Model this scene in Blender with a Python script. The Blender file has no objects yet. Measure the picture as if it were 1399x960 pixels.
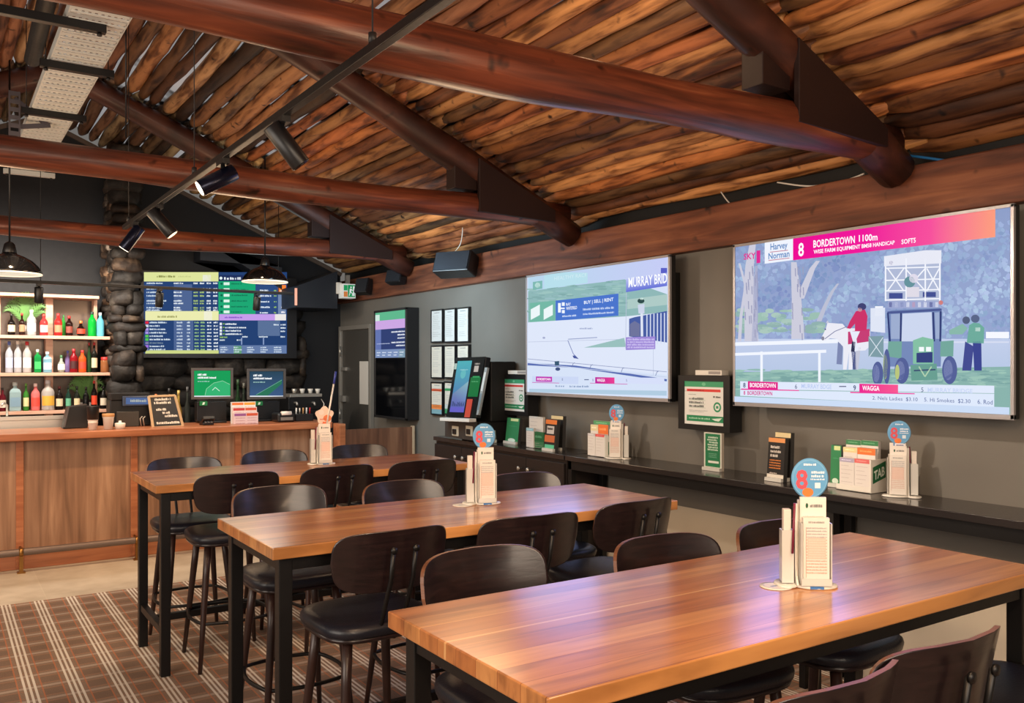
import bpy, bmesh, math, random
from mathutils import Vector, Matrix, noise
random.seed(7)
PI = math.pi
# ---------------------------------------------------------------- camera model (metres, +Y runs along the screen wall)
YAW = math.radians(33.52); FPX = 1192.0; CX = 699.5; HY = 497.0; H = 1.70
SA, CA = math.sin(YAW), math.cos(YAW)
def ray(u, v):
    t = u - CX
    return Vector((FPX*SA + CA*t, FPX*CA - SA*t, HY - v))
def PX(u, v, X):
    r = ray(u, v); k = X/r.x
    return Vector((X, r.y*k, H + r.z*k))
def PY(u, v, Y):
    r = ray(u, v); k = Y/r.y
    return Vector((r.x*k, Y, H + r.z*k))
def PZ(u, v, Z):
    r = ray(u, v); k = (Z-H)/r.z
    return Vector((r.x*k, r.y*k, Z))

COL = bpy.context.scene.collection
XF = {}                                   # object name -> world matrix of its frame
def lin(c):
    def g(x):
        x = x/255.0
        return x/12.92 if x <= .04045 else ((x+.055)/1.055)**2.4
    return (g(c[0]), g(c[1]), g(c[2]), 1.0)

def tag(o, label=None, cat=None, group=None, kind=None):
    if label: o['label'] = label
    if cat: o['category'] = cat
    if group: o['group'] = group
    if kind: o['kind'] = kind
    return o
def thing(name, label, cat, loc=(0, 0, 0), rotz=0.0, group=None):
    o = bpy.data.objects.new(name, None); COL.objects.link(o)
    o.empty_display_size = .05
    o.location = loc; o.rotation_euler = (0, 0, rotz)
    XF[o.name] = Matrix.Translation(Vector(loc)) @ Matrix.Rotation(rotz, 4, 'Z')
    return tag(o, label, cat, group)
def kids(o): return [c for c in COL.objects if c.parent == o]
def dup(root, loc, rotz, label=None, group=None):
    r = root.copy(); COL.objects.link(r); r.location = loc; r.rotation_euler = (0, 0, rotz)
    if label: r['label'] = label
    if group: r['group'] = group
    for ch in kids(root):
        c = ch.copy(); COL.objects.link(c); c.parent = r
        for g in kids(ch):
            d = g.copy(); COL.objects.link(d); d.parent = c
    return r

class MB:
    def __init__(s): s.v = []; s.f = []; s.m = []; s.c = []; s.s = []
    def add(s, vs, fs, mi=0, col=None, smooth=False):
        b = len(s.v); s.v += [Vector(p) for p in vs]
        for f in fs:
            s.f.append([b+i for i in f]); s.m.append(mi); s.s.append(smooth)
            s.c.append(col)
    def box(s, x0, x1, y0, y1, z0, z1, mi=0, col=None):
        if x0 > x1: x0, x1 = x1, x0
        if y0 > y1: y0, y1 = y1, y0
        if z0 > z1: z0, z1 = z1, z0
        vs = [(x, y, z) for z in (z0, z1) for y in (y0, y1) for x in (x0, x1)]
        s.add(vs, [(0, 2, 3, 1), (4, 5, 7, 6), (0, 1, 5, 4), (2, 6, 7, 3), (0, 4, 6, 2), (1, 3, 7, 5)], mi, col)
    def obox(s, c, size, R, mi=0, col=None):
        hx, hy, hz = [q/2 for q in size]; c = Vector(c)
        vs = [c + R @ Vector((x, y, z)) for z in (-hz, hz) for y in (-hy, hy) for x in (-hx, hx)]
        s.add(vs, [(0, 2, 3, 1), (4, 5, 7, 6), (0, 1, 5, 4), (2, 6, 7, 3), (0, 4, 6, 2), (1, 3, 7, 5)], mi, col)
    def bar(s, p0, p1, w, h, mi=0, col=None, up=(0, 0, 1)):
        p0, p1 = Vector(p0), Vector(p1); d = p1-p0; L = d.length; d.normalize()
        u = Vector(up)
        if abs(d.dot(u)) > .98: u = Vector((0, 1, 0))
        sx = d.cross(u).normalized(); sz = sx.cross(d).normalized()
        R = Matrix((sx, d, sz)).transposed()
        s.obox((p0+p1)/2, (w, L, h), R, mi, col)
    def prism(s, pts, off, mi=0, col=None):
        pts = [Vector(p) for p in pts]; off = Vector(off); n = len(pts)
        fs = [list(range(n))[::-1], [n+i for i in range(n)]] + [(i, (i+1) % n, n+(i+1) % n, n+i) for i in range(n)]
        s.add(pts + [p+off for p in pts], fs, mi, col)
    def tube(s, path, r, n=10, closed=False, mi=0, col=None, smooth=True, jitter=0, seed=0):
        path = [Vector(p) for p in path]; N = len(path)
        rad = r if isinstance(r, (list, tuple)) else [r]*N
        d0 = (path[1]-path[0]).normalized()
        u = Vector((0, 0, 1)) if abs(d0.z) < .9 else Vector((1, 0, 0))
        a = d0.cross(u).normalized(); vs = []
        for i, p in enumerate(path):
            if closed: d = (path[(i+1) % N]-path[i-1])
            else: d = path[min(i+1, N-1)] - path[max(i-1, 0)]
            d.normalize(); a = (a - d*a.dot(d)).normalized(); b = d.cross(a)
            for k in range(n):
                t = 2*PI*k/n; rr = rad[i]
                if jitter:
                    rr *= 1 + jitter*noise.noise(Vector((math.cos(t)*1.3+seed, math.sin(t)*1.3, i*.55+seed*3)))
                vs.append(p + a*math.cos(t)*rr + b*math.sin(t)*rr)
        fs = []
        for i in range(N if closed else N-1):
            j = (i+1) % N
            for k in range(n):
                l = (k+1) % n
                fs.append((i*n+k, i*n+l, j*n+l, j*n+k))
        s.add(vs, fs, mi, col, smooth)
        if not closed:
            b = len(s.v)-len(vs)
            s.f.append([b+k for k in range(n)][::-1]); s.m.append(mi); s.s.append(False); s.c.append(col)
            s.f.append([b+(N-1)*n+k for k in range(n)]); s.m.append(mi); s.s.append(False); s.c.append(col)
    def lathe(s, prof, c=(0, 0, 0), n=20, mi=0, col=None, smooth=True, R=None, sx=1, sy=1):
        c = Vector(c); vs = []
        for (r, z) in prof:
            for k in range(n):
                t = 2*PI*k/n; p = Vector((r*math.cos(t)*sx, r*math.sin(t)*sy, z))
                vs.append(c + (R @ p if R else p))
        fs = []
        for i in range(len(prof)-1):
            for k in range(n):
                l = (k+1) % n; fs.append((i*n+k, i*n+l, (i+1)*n+l, (i+1)*n+k))
        s.add(vs, fs, mi, col, smooth)
        b = len(s.v)-len(vs)
        if prof[0][0] > 1e-4: s.f.append([b+k for k in range(n)][::-1]); s.m.append(mi); s.s.append(False); s.c.append(col)
        if prof[-1][0] > 1e-4: s.f.append([b+(len(prof)-1)*n+k for k in range(n)]); s.m.append(mi); s.s.append(False); s.c.append(col)
    def art(s, A):
        b = len(s.v); s.v += A.mb.v
        for f, m, c, q in zip(A.mb.f, A.mb.m, A.mb.c, A.mb.s): s.f.append([b+i for i in f]); s.m.append(m); s.c.append(c); s.s.append(q)
    def poly(s, pts, col=None, mi=0):          # col may be a list (one per corner)
        s.add(pts, [tuple(range(len(pts)))], mi, col)
    def build(s, name, mats, parent=None, bevel=0, segs=2, subsurf=0, origin=None):
        me = bpy.data.meshes.new(name)
        M = None
        if parent is not None: M = XF[parent.name].inverted()
        elif origin is not None: M = Matrix.Translation(-Vector(origin))
        vs = [M @ p for p in s.v] if M is not None else s.v
        me.from_pydata([tuple(p) for p in vs], [], s.f)
        if not isinstance(mats, (list, tuple)): mats = [mats]
        for m in mats: me.materials.append(m)
        me.polygons.foreach_set('material_index', s.m)
        me.polygons.foreach_set('use_smooth', s.s)
        if any(c is not None for c in s.c):
            at = me.color_attributes.new('Col', 'FLOAT_COLOR', 'CORNER'); buf = []
            for f, c in zip(s.f, s.c):
                if c is None: c = (255, 255, 255)
                if isinstance(c[0], (tuple, list)):
                    for q in c: buf += lin(q)
                else: buf += list(lin(c))*len(f)
            at.data.foreach_set('color', buf)
        me.update()
        o = bpy.data.objects.new(name, me); COL.objects.link(o)
        if parent is not None: o.parent = parent; XF[o.name] = XF[parent.name]
        elif origin is not None: o.location = origin
        if bevel:
            b = o.modifiers.new('bevel', 'BEVEL'); b.width = bevel; b.segments = segs; b.limit_method = 'ANGLE'; b.angle_limit = .7
        if subsurf:
            b = o.modifiers.new('sub', 'SUBSURF'); b.levels = subsurf; b.render_levels = subsurf
        return o

_tc = {}
def text_mesh(t, bold=0.0):
    key = (t, bold)
    if key in _tc: return _tc[key]
    cu = bpy.data.curves.new('t', 'FONT'); cu.body = t; cu.offset = bold; cu.resolution_u = 2
    ob = bpy.data.objects.new('t', cu); COL.objects.link(ob)
    dg = bpy.context.evaluated_depsgraph_get(); dg.update()
    me = bpy.data.meshes.new_from_object(ob.evaluated_get(dg))
    vs = [(v.co.x, v.co.y) for v in me.vertices]; fs = [tuple(p.vertices) for p in me.polygons]
    bpy.data.objects.remove(ob); bpy.data.curves.remove(cu); bpy.data.meshes.remove(me)
    if vs:
        x0 = min(p[0] for p in vs); x1 = max(p[0] for p in vs); y0 = min(p[1] for p in vs); y1 = max(p[1] for p in vs)
        vs = [((x-x0)/(x1-x0), (y-y0)/(y1-y0)) for x, y in vs]
    _tc[key] = (vs, fs); return _tc[key]

class Art:
    """flat coloured drawing on a plane; f(a,b) turns drawing coordinates into a point, n is the plane's outward normal"""
    def __init__(s, f, n, step=.0004): s.f = f; s.n = Vector(n); s.step = step; s.k = 1; s.mb = MB()
    def up(s, n=1): s.k += n
    def p(s, a, b): return s.f(a, b) + s.n*(s.step*s.k)
    def poly(s, pts, col): s.mb.poly([s.p(*q) for q in pts], col)
    def rect(s, a0, b0, a1, b1, col):       # b measured downwards
        s.poly([(a0, b1), (a1, b1), (a1, b0), (a0, b0)], col)
    def hgrad(s, a0, b0, a1, b1, c0, c1): s.rect(a0, b0, a1, b1, [c0, c1, c1, c0])
    def vgrad(s, a0, b0, a1, b1, c0, c1): s.rect(a0, b0, a1, b1, [c1, c1, c0, c0])
    def circ(s, a, b, ra, rb, col, n=24): s.poly([(a+ra*math.cos(-2*PI*i/n), b+rb*math.sin(-2*PI*i/n)) for i in range(n)], col)
    def line(s, pts, w, col):
        for (a0, b0), (a1, b1) in zip(pts, pts[1:]):
            dx, dy = a1-a0, b1-b0; L = math.hypot(dx, dy) or 1; nx, ny = -dy/L*w/2, dx/L*w/2
            s.poly([(a0+nx, b0+ny), (a1+nx, b1+ny), (a1-nx, b1-ny), (a0-nx, b0-ny)], col)
    def text(s, t, q, col, bold=0.0):       # q = TL, TR, BR, BL in drawing coordinates
        vs, fs = text_mesh(t, bold); out = []
        for x, y in vs:
            top = (q[0][0]+(q[1][0]-q[0][0])*x, q[0][1]+(q[1][1]-q[0][1])*x)
            bot = (q[3][0]+(q[2][0]-q[3][0])*x, q[3][1]+(q[2][1]-q[3][1])*x)
            out.append(s.p(bot[0]+(top[0]-bot[0])*y, bot[1]+(top[1]-bot[1])*y))
        s.mb.add(out, fs, 0, col)
    def trect(s, t, a0, b0, a1, b1, col, bold=0.0): s.text(t, [(a0, b0), (a1, b0), (a1, b1), (a0, b1)], col, bold)
    def scrib(s, a0, b0, a1, b1, col, rng=None, slope=0.0):   # a line of print too small to read
        r = rng or random; a = a0; h = b1-b0; w = abs(h)*.7
        while a < a1:
            e = min(a1, a + w*r.uniform(.4, 1.1)); q = slope*(a-a0)
            t0 = b0+q+h*r.choice((0, .12, .25)); t1 = b1+q
            s.poly([(a, t1), (e, t1), (e, t0), (a, t0)], col); a = e + w*(.22 if r.random() < .8 else .7)
def pix(plane, val, ox=0, oy=0, sc=1.0):
    fn = {'x': PX, 'y': PY, 'z': PZ}[plane]
    return lambda a, b: fn(ox+a/sc, oy+b/sc, val)

# ---------------------------------------------------------------- materials
def newmat(name):
    m = bpy.data.materials.new(name); m.use_nodes = True
    nt = m.node_tree; b = nt.nodes['Principled BSDF']
    return m, nt, b
def setp(b, **k):
    for n, v in k.items():
        n = n.replace('_', ' ')
        if n in b.inputs: b.inputs[n].default_value = v
def P(name, col, rough=.5, metal=0.0, spec=.5, coat=0.0, emit=None, es=0.0, trans=0.0, bump=0.0, bscale=60):
    m, nt, b = newmat(name)
    setp(b, Base_Color=lin(col), Roughness=rough, Metallic=metal, Specular_IOR_Level=spec, Coat_Weight=coat, Transmission_Weight=trans)
    if emit: setp(b, Emission_Color=lin(emit), Emission_Strength=es)
    N = nt.nodes; L = nt.links
    tc = N.new('ShaderNodeTexCoord'); no = N.new('ShaderNodeTexNoise'); no.inputs['Scale'].default_value = bscale
    L.new(tc.outputs['Object'], no.inputs['Vector'])
    mr = N.new('ShaderNodeMapRange'); mr.inputs['To Min'].default_value = max(0, rough-.06); mr.inputs['To Max'].default_value = min(1, rough+.06)
    L.new(no.outputs['Fac'], mr.inputs['Value']); L.new(mr.outputs['Result'], b.inputs['Roughness'])
    if bump:
        bu = N.new('ShaderNodeBump'); bu.inputs['Strength'].default_value = bump; bu.inputs['Distance'].default_value = .01
        L.new(no.outputs['Fac'], bu.inputs['Height']); L.new(bu.outputs['Normal'], b.inputs['Normal'])
    m.diffuse_color = lin(col); return m
def ramp(N, stops):
    r = N.new('ShaderNodeValToRGB'); e = r.color_ramp.elements
    while len(e) > 1: e.remove(e[-1])
    e[0].position = stops[0][0]; e[0].color = lin(stops[0][1])
    for p, c in stops[1:]:
        q = e.new(p); q.color = lin(c)
    return r
def mix(N, L, t, fac, a, b):
    m = N.new('ShaderNodeMix'); m.data_type = 'RGBA'; m.blend_type = t
    for s, v in ((m.inputs[0], fac), (m.inputs[6], a), (m.inputs[7], b)):
        if hasattr(v, 'is_output') or hasattr(v, 'links'): L.new(v, s)
        else: s.default_value = v
    return m.outputs[2]
def wood(name, stops, scale=(2, 30, 30), rough=.4, coat=0.0, bump=.15, attr=False, coarse=(1, 4, 4), knots=0.0, coord='Object'):
    m, nt, b = newmat(name); N = nt.nodes; L = nt.links
    tc = N.new('ShaderNodeTexCoord')
    def nz(sc, s, det=5, dist=0.0):
        mp = N.new('ShaderNodeMapping'); mp.inputs['Scale'].default_value = sc
        L.new(tc.outputs[coord], mp.inputs['Vector'])
        n = N.new('ShaderNodeTexNoise'); n.inputs['Scale'].default_value = s; n.inputs['Detail'].default_value = det; n.inputs['Distortion'].default_value = dist
        L.new(mp.outputs['Vector'], n.inputs['Vector']); return n
    a = nz(scale, 1.0, 6, .6); c = nz(coarse, 1.3, 3, .2)
    av = N.new('ShaderNodeMath'); av.operation = 'MULTIPLY_ADD'; av.inputs[1].default_value = .6
    L.new(a.outputs['Fac'], av.inputs[0])
    cc = N.new('ShaderNodeMath'); cc.operation = 'MULTIPLY'; cc.inputs[1].default_value = .4
    L.new(c.outputs['Fac'], cc.inputs[0]); L.new(cc.outputs[0], av.inputs[2])
    st = N.new('ShaderNodeMapRange'); st.inputs['From Min'].default_value = .33; st.inputs['From Max'].default_value = .67
    L.new(av.outputs[0], st.inputs['Value'])
    r = ramp(N, stops); L.new(st.outputs['Result'], r.inputs['Fac']); out = r.outputs['Color']
    if attr:
        at = N.new('ShaderNodeVertexColor'); at.layer_name = 'Col'
        out = mix(N, L, 'MULTIPLY', 1.0, at.outputs['Color'], out)
    if knots:
        k = nz((1, 1, 1), knots, 2); kr = ramp(N, [(.0, (255, 255, 255)), (.66, (255, 255, 255)), (.76, (70, 46, 36))])
        L.new(k.outputs['Fac'], kr.inputs['Fac']); out = mix(N, L, 'MULTIPLY', 1.0, out, kr.outputs['Color'])
    L.new(out, b.inputs['Base Color'])
    setp(b, Roughness=rough, Coat_Weight=coat, Coat_Roughness=.15)
    if bump:
        bu = N.new('ShaderNodeBump'); bu.inputs['Strength'].default_value = bump; bu.inputs['Distance'].default_value = .01
        L.new(a.outputs['Fac'], bu.inputs['Height']); L.new(bu.outputs['Normal'], b.inputs['Normal'])
    return m
def artmat(name, strength=0.0, rough=.5, base=1.0, spec=.5):
    m, nt, b = newmat(name); N = nt.nodes; L = nt.links
    at = N.new('ShaderNodeVertexColor'); at.layer_name = 'Col'
    if strength:
        setp(b, Base_Color=(0, 0, 0, 1)); L.new(at.outputs['Color'], b.inputs['Emission Color']); setp(b, Emission_Strength=strength)
    else: L.new(at.outputs['Color'], b.inputs['Base Color'])
    setp(b, Roughness=rough, Specular_IOR_Level=spec)
    return m

M = {}
M['screen'] = artmat('lit_screen', 1.1, .4, spec=.03)
M['screen_dim'] = artmat('lit_screen_dim', .8, .2, spec=.3)
M['print'] = artmat('printed_card', 0, .45)
M['black'] = P('black_plastic', (20, 20, 22), .38)
M['blackgloss'] = P('gloss_black_glass', (10, 11, 14), .08, spec=.6)
M['darkmetal'] = P('black_powder_coated_steel', (17, 16, 17), .42, .2)
M['steel'] = P('brushed_steel', (200, 196, 188), .34, .75)
M['galv'] = P('galvanised_steel', (206, 208, 204), .6, .15, bump=.1)
M['wire'] = P('dark_hanger_wire', (40, 38, 38), .5, .3)
M['brass'] = P('aged_brass', (150, 110, 62), .3, 1.0)
M['bezel'] = P('silver_bezel', (168, 166, 170), .35, .4)
M['white'] = P('white_plastic', (225, 222, 214), .4)
M['clear'] = P('frosted_acrylic', (205, 205, 200), .15, spec=.6)
M['blue'] = P('blue_plastic', (60, 120, 190), .4)
M['paper'] = P('white_paper', (222, 214, 204), .6)
M['cork'] = P('tan_cardboard', (190, 140, 90), .7)
M['cream'] = P('pale_timber', (206, 178, 140), .6)
M['duct'] = P('black_rubber', (14, 14, 15), .6)
M['wall_light'] = None
M['leather'] = P('black_leather', (26, 28, 38), .36, bump=.1, bscale=140)
M['leaf'] = P('fern_green', (92, 140, 72), .5)
M['red'] = P('red_plastic', (170, 24, 30), .35)
M['spotglow'] = P('lamp_glow', (255, 240, 215), .4, emit=(255, 236, 205), es=3.5)
M['rimglow'] = P('pale_enamel_glow', (235, 225, 205), .4, emit=(255, 238, 210), es=.9)
M['tablewood'] = None
M['edge'] = wood('light_ply_edge', [(0, (84, 52, 38)), (1, (132, 86, 60))], (3, 3, 60), .4)
M['espresso'] = wood('espresso_plywood', [(0, (20, 12, 14)), (.5, (31, 19, 21)), (1, (44, 28, 28))], (3, 30, 60), .3, .35, .06)
M['legwood'] = wood('espresso_leg_wood', [(0, (34, 20, 18)), (1, (62, 38, 32))], (30, 30, 2), .38, .15, .06)
M['tie'] = wood('red_stained_log', [(0, (42, 20, 14)), (.4, (90, 43, 28)), (.75, (120, 60, 38)), (1, (150, 86, 56))], (1.6, 26, 26), .42, .15, .4, coarse=(1.2, 6, 6), knots=9)
M['raft'] = wood('brown_stained_log', [(0, (34, 16, 12)), (.5, (64, 31, 22)), (1, (98, 54, 38))], (3, 14, 3), .5, .1, .35, knots=10)
M['gusset'] = P('dark_brown_plywood', (38, 20, 17), .55)
M['wallbeam'] = wood('rough_sawn_beam', [(0, (60, 30, 20)), (.5, (114, 64, 42)), (1, (156, 98, 66))], (14, 1.4, 18), .55, 0, .35, coarse=(3, .9, 5), knots=8)
M['log'] = wood('bark_stripped_poles', [(0, (60, 42, 34)), (.25, (140, 118, 100)), (.55, (222, 212, 200)), (1, (255, 250, 240))], (22, 2.6, 22), .6, 0, .6, attr=True, coarse=(7, 1.8, 7), knots=11)
M['panel'] = wood('walnut_laminate', [(0, (104, 74, 54)), (.45, (144, 106, 80)), (1, (180, 140, 110))], (16, 4, 1.1), .42, .1, .05, coarse=(5, 2, .35))
M['orange'] = wood('orange_stained_hardwood', [(0, (142, 82, 52)), (.5, (168, 102, 66)), (1, (192, 126, 86))], (2, 24, 24), .35, .3, .05)
M['ledge'] = P('black_stained_veneer', (42, 38, 38), .22, spec=.6, coat=.15)
M['cabinet'] = P('black_brown_veneer', (34, 28, 27), .4)
M['panel_dark'] = wood('dark_walnut_laminate', [(0, (74, 48, 36)), (.45, (104, 70, 52)), (1, (136, 98, 74))], (16, 4, 1.1), .45, .1, .05, coarse=(5, 2, .35))
M['till_case'] = P('grey_till_case', (84, 80, 78), .4)
M['shelfwood'] = wood('pink_brown_shelf_timber', [(0, (176, 128, 106)), (1, (222, 184, 162))], (2, 20, 20), .5, 0, .05)
M['metalblue'] = P('blue_black_metal', (24, 28, 48), .25, .6)

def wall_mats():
    m, nt, b = newmat('taupe_wall_shadow_step'); N = nt.nodes; L = nt.links
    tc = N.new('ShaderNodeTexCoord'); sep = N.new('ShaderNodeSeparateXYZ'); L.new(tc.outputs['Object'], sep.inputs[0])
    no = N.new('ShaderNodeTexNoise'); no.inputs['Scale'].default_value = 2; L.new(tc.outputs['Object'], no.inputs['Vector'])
    st = N.new('ShaderNodeMath'); st.operation = 'GREATER_THAN'; st.inputs[1].default_value = .76; L.new(sep.outputs['Z'], st.inputs[0])  # step paints in the ledge's shadow edge: wall coloured lighter below it
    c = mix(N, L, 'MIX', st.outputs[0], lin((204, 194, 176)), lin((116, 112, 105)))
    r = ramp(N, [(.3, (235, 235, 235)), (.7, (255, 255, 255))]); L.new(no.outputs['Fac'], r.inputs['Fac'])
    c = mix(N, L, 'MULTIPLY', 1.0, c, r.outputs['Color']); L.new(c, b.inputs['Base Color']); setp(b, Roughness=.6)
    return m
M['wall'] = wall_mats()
M['navywall'] = P('blue_black_wall_paint', (19, 22, 28), .6, bump=.03, bscale=20)
M['doorpaint'] = P('olive_grey_door_paint', (66, 64, 60), .5)
M['frame'] = P('grey_door_frame', (150, 146, 138), .4, .4)
M['stone'] = None
def stone():
    m, nt, b = newmat('dry_stacked_stone'); N = nt.nodes; L = nt.links
    tc = N.new('ShaderNodeTexCoord'); no = N.new('ShaderNodeTexNoise'); no.inputs['Scale'].default_value = 9; no.inputs['Detail'].default_value = 8
    L.new(tc.outputs['Object'], no.inputs['Vector'])
    r = ramp(N, [(.3, (44, 37, 32)), (.5, (98, 85, 74)), (.7, (200, 188, 174))]); L.new(no.outputs['Fac'], r.inputs['Fac'])
    at = N.new('ShaderNodeVertexColor'); at.layer_name = 'Col'
    L.new(mix(N, L, 'MULTIPLY', 1.0, r.outputs['Color'], at.outputs['Color']), b.inputs['Base Color'])
    bu = N.new('ShaderNodeBump'); bu.inputs['Strength'].default_value = .7; bu.inputs['Distance'].default_value = .03
    L.new(no.outputs['Fac'], bu.inputs['Height']); L.new(bu.outputs['Normal'], b.inputs['Normal']); setp(b, Roughness=.7)
    return m
M['stone'] = stone()

def mth(N, L, op, a, b=None, c=None):
    n = N.new('ShaderNodeMath'); n.operation = op
    for i, v in enumerate((a, b, c)):
        if v is None: continue
        if isinstance(v, (int, float)): n.inputs[i].default_value = v
        else: L.new(v, n.inputs[i])
    return n.outputs[0]
def table_mat():
    m, nt, b = newmat('oiled_hardwood_planks'); N = nt.nodes; L = nt.links
    tc = N.new('ShaderNodeTexCoord')
    mp = N.new('ShaderNodeMapping'); mp.inputs['Scale'].default_value = (1, 1, 1); mp.inputs['Location'].default_value = (.3, 0, 0)
    L.new(tc.outputs['Object'], mp.inputs[0])
    br = N.new('ShaderNodeTexBrick'); L.new(mp.outputs[0], br.inputs['Vector'])
    br.inputs['Color1'].default_value = lin((192, 124, 70)); br.inputs['Color2'].default_value = lin((226, 166, 104)); br.inputs['Mortar'].default_value = lin((160, 94, 50))
    br.inputs['Scale'].default_value = 1.0; br.inputs['Mortar Size'].default_value = .0012; br.inputs['Brick Width'].default_value = 7.3; br.inputs['Row Height'].default_value = .088
    br.offset = .37; br.offset_frequency = 1; br.inputs['Bias'].default_value = -.1
    m2 = N.new('ShaderNodeMapping'); m2.inputs['Scale'].default_value = (1.6, 26, 8); L.new(tc.outputs['Object'], m2.inputs[0])
    no = N.new('ShaderNodeTexNoise'); no.inputs['Scale'].default_value = 1.0; no.inputs['Detail'].default_value = 7; no.inputs['Distortion'].default_value = .9; L.new(m2.outputs[0], no.inputs['Vector'])
    r = ramp(N, [(.25, (178, 162, 148)), (.5, (232, 222, 212)), (.75, (255, 252, 245))]); L.new(no.outputs['Fac'], r.inputs['Fac'])
    c = mix(N, L, 'MULTIPLY', 1.0, br.outputs['Color'], r.outputs['Color'])
    sep = N.new('ShaderNodeSeparateXYZ'); L.new(tc.outputs['Object'], sep.inputs[0])
    w = mth(N, L, 'MULTIPLY', mth(N, L, 'SUBTRACT', no.outputs['Fac'], .5), .01)
    d = mth(N, L, 'ABSOLUTE', mth(N, L, 'SUBTRACT', mth(N, L, 'ADD', sep.outputs['Y'], w), .052))
    k = mth(N, L, 'MULTIPLY', mth(N, L, 'LESS_THAN', d, .0045), .8)
    c = mix(N, L, 'MIX', k, c, lin((226, 176, 118)))
    L.new(c, b.inputs['Base Color']); setp(b, Roughness=.28, Coat_Weight=.5, Coat_Roughness=.16)
    bu = N.new('ShaderNodeBump'); bu.inputs['Strength'].default_value = .05; bu.inputs['Distance'].default_value = .01
    L.new(no.outputs['Fac'], bu.inputs['Height']); L.new(bu.outputs['Normal'], b.inputs['Normal'])
    return m
M['tablewood'] = table_mat()
def carpet_mat():
    m, nt, b = newmat('plaid_carpet'); N = nt.nodes; L = nt.links
    tc = N.new('ShaderNodeTexCoord'); sep = N.new('ShaderNodeSeparateXYZ'); L.new(tc.outputs['Object'], sep.inputs[0])
    fine = N.new('ShaderNodeTexNoise'); fine.inputs['Scale'].default_value = 260; L.new(tc.outputs['Object'], fine.inputs['Vector'])
    big = N.new('ShaderNodeTexNoise'); big.inputs['Scale'].default_value = 1.6; L.new(tc.outputs['Object'], big.inputs['Vector'])
    def line(ax, per, c, hw):
        fr = mth(N, L, 'FRACT', mth(N, L, 'ADD', mth(N, L, 'DIVIDE', mth(N, L, 'SUBTRACT', sep.outputs[ax], c), per), .5))
        return mth(N, L, 'LESS_THAN', mth(N, L, 'ABSOLUTE', mth(N, L, 'SUBTRACT', fr, .5)), hw/per)
    def mx(*a):
        o = a[0]
        for q in a[1:]: o = mth(N, L, 'MAXIMUM', o, q)
        return o
    per = .2035; x0 = .418
    r = ramp(N, [(.3, (124, 103, 89)), (.7, (166, 143, 125))]); L.new(fine.outputs['Fac'], r.inputs['Fac']); c = r.outputs['Color']
    chk = line('X', per, x0+per/2, .045); chk2 = line('Y', per, .1+per/2, .05)
    c = mix(N, L, 'MIX', mth(N, L, 'MULTIPLY', mth(N, L, 'MULTIPLY', chk, chk2), .35), c, lin((104, 82, 70)))
    c = mix(N, L, 'MIX', mth(N, L, 'MULTIPLY', line('Y', per, .1, .014), .42), c, lin((216, 200, 186)))
    c = mix(N, L, 'MIX', mth(N, L, 'MULTIPLY', mx(line('Y', per, .1-.045, .003), line('Y', per, .1+.045, .003)), .4), c, lin((200, 124, 88)))
    c = mix(N, L, 'MIX', mth(N, L, 'MULTIPLY', mx(line('X', per, x0-.055, .0035), line('X', per, x0+.055, .0035)), .6), c, lin((208, 126, 84)))
    c = mix(N, L, 'MIX', mth(N, L, 'MULTIPLY', mx(line('X', per, x0-.024, .006), line('X', per, x0, .006), line('X', per, x0+.024, .006)), .92), c, lin((236, 228, 216)))
    rb = ramp(N, [(.3, (225, 220, 215)), (.7, (255, 255, 255))]); L.new(big.outputs['Fac'], rb.inputs['Fac'])
    c = mix(N, L, 'MULTIPLY', 1.0, c, rb.outputs['Color'])
    L.new(c, b.inputs['Base Color']); setp(b, Roughness=.95, Specular_IOR_Level=.1)
    bu = N.new('ShaderNodeBump'); bu.inputs['Strength'].default_value = .4; bu.inputs['Distance'].default_value = .004
    L.new(fine.outputs['Fac'], bu.inputs['Height']); L.new(bu.outputs['Normal'], b.inputs['Normal'])
    return m
M['carpet'] = carpet_mat()
def tile_mat():
    m, nt, b = newmat('beige_stone_tiles'); N = nt.nodes; L = nt.links
    tc = N.new('ShaderNodeTexCoord'); mp = N.new('ShaderNodeMapping'); mp.inputs['Location'].default_value = (.22, .0, 0); L.new(tc.outputs['Object'], mp.inputs[0])
    br = N.new('ShaderNodeTexBrick'); L.new(mp.outputs[0], br.inputs['Vector']); br.offset = 0
    br.inputs['Color1'].default_value = lin((194, 184, 166)); br.inputs['Color2'].default_value = lin((202, 192, 174)); br.inputs['Mortar'].default_value = lin((205, 196, 178))
    br.inputs['Scale'].default_value = 1; br.inputs['Mortar Size'].default_value = .004; br.inputs['Brick Width'].default_value = .9; br.inputs['Row Height'].default_value = 1.2
    no = N.new('ShaderNodeTexNoise'); no.inputs['Scale'].default_value = 6; no.inputs['Detail'].default_value = 6; L.new(tc.outputs['Object'], no.inputs['Vector'])
    r = ramp(N, [(.3, (228, 226, 222)), (.7, (255, 255, 255))]); L.new(no.outputs['Fac'], r.inputs['Fac'])
    L.new(mix(N, L, 'MULTIPLY', 1.0, br.outputs['Color'], r.outputs['Color']), b.inputs['Base Color']); setp(b, Roughness=.4)
    return m
M['tile'] = tile_mat()
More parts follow.
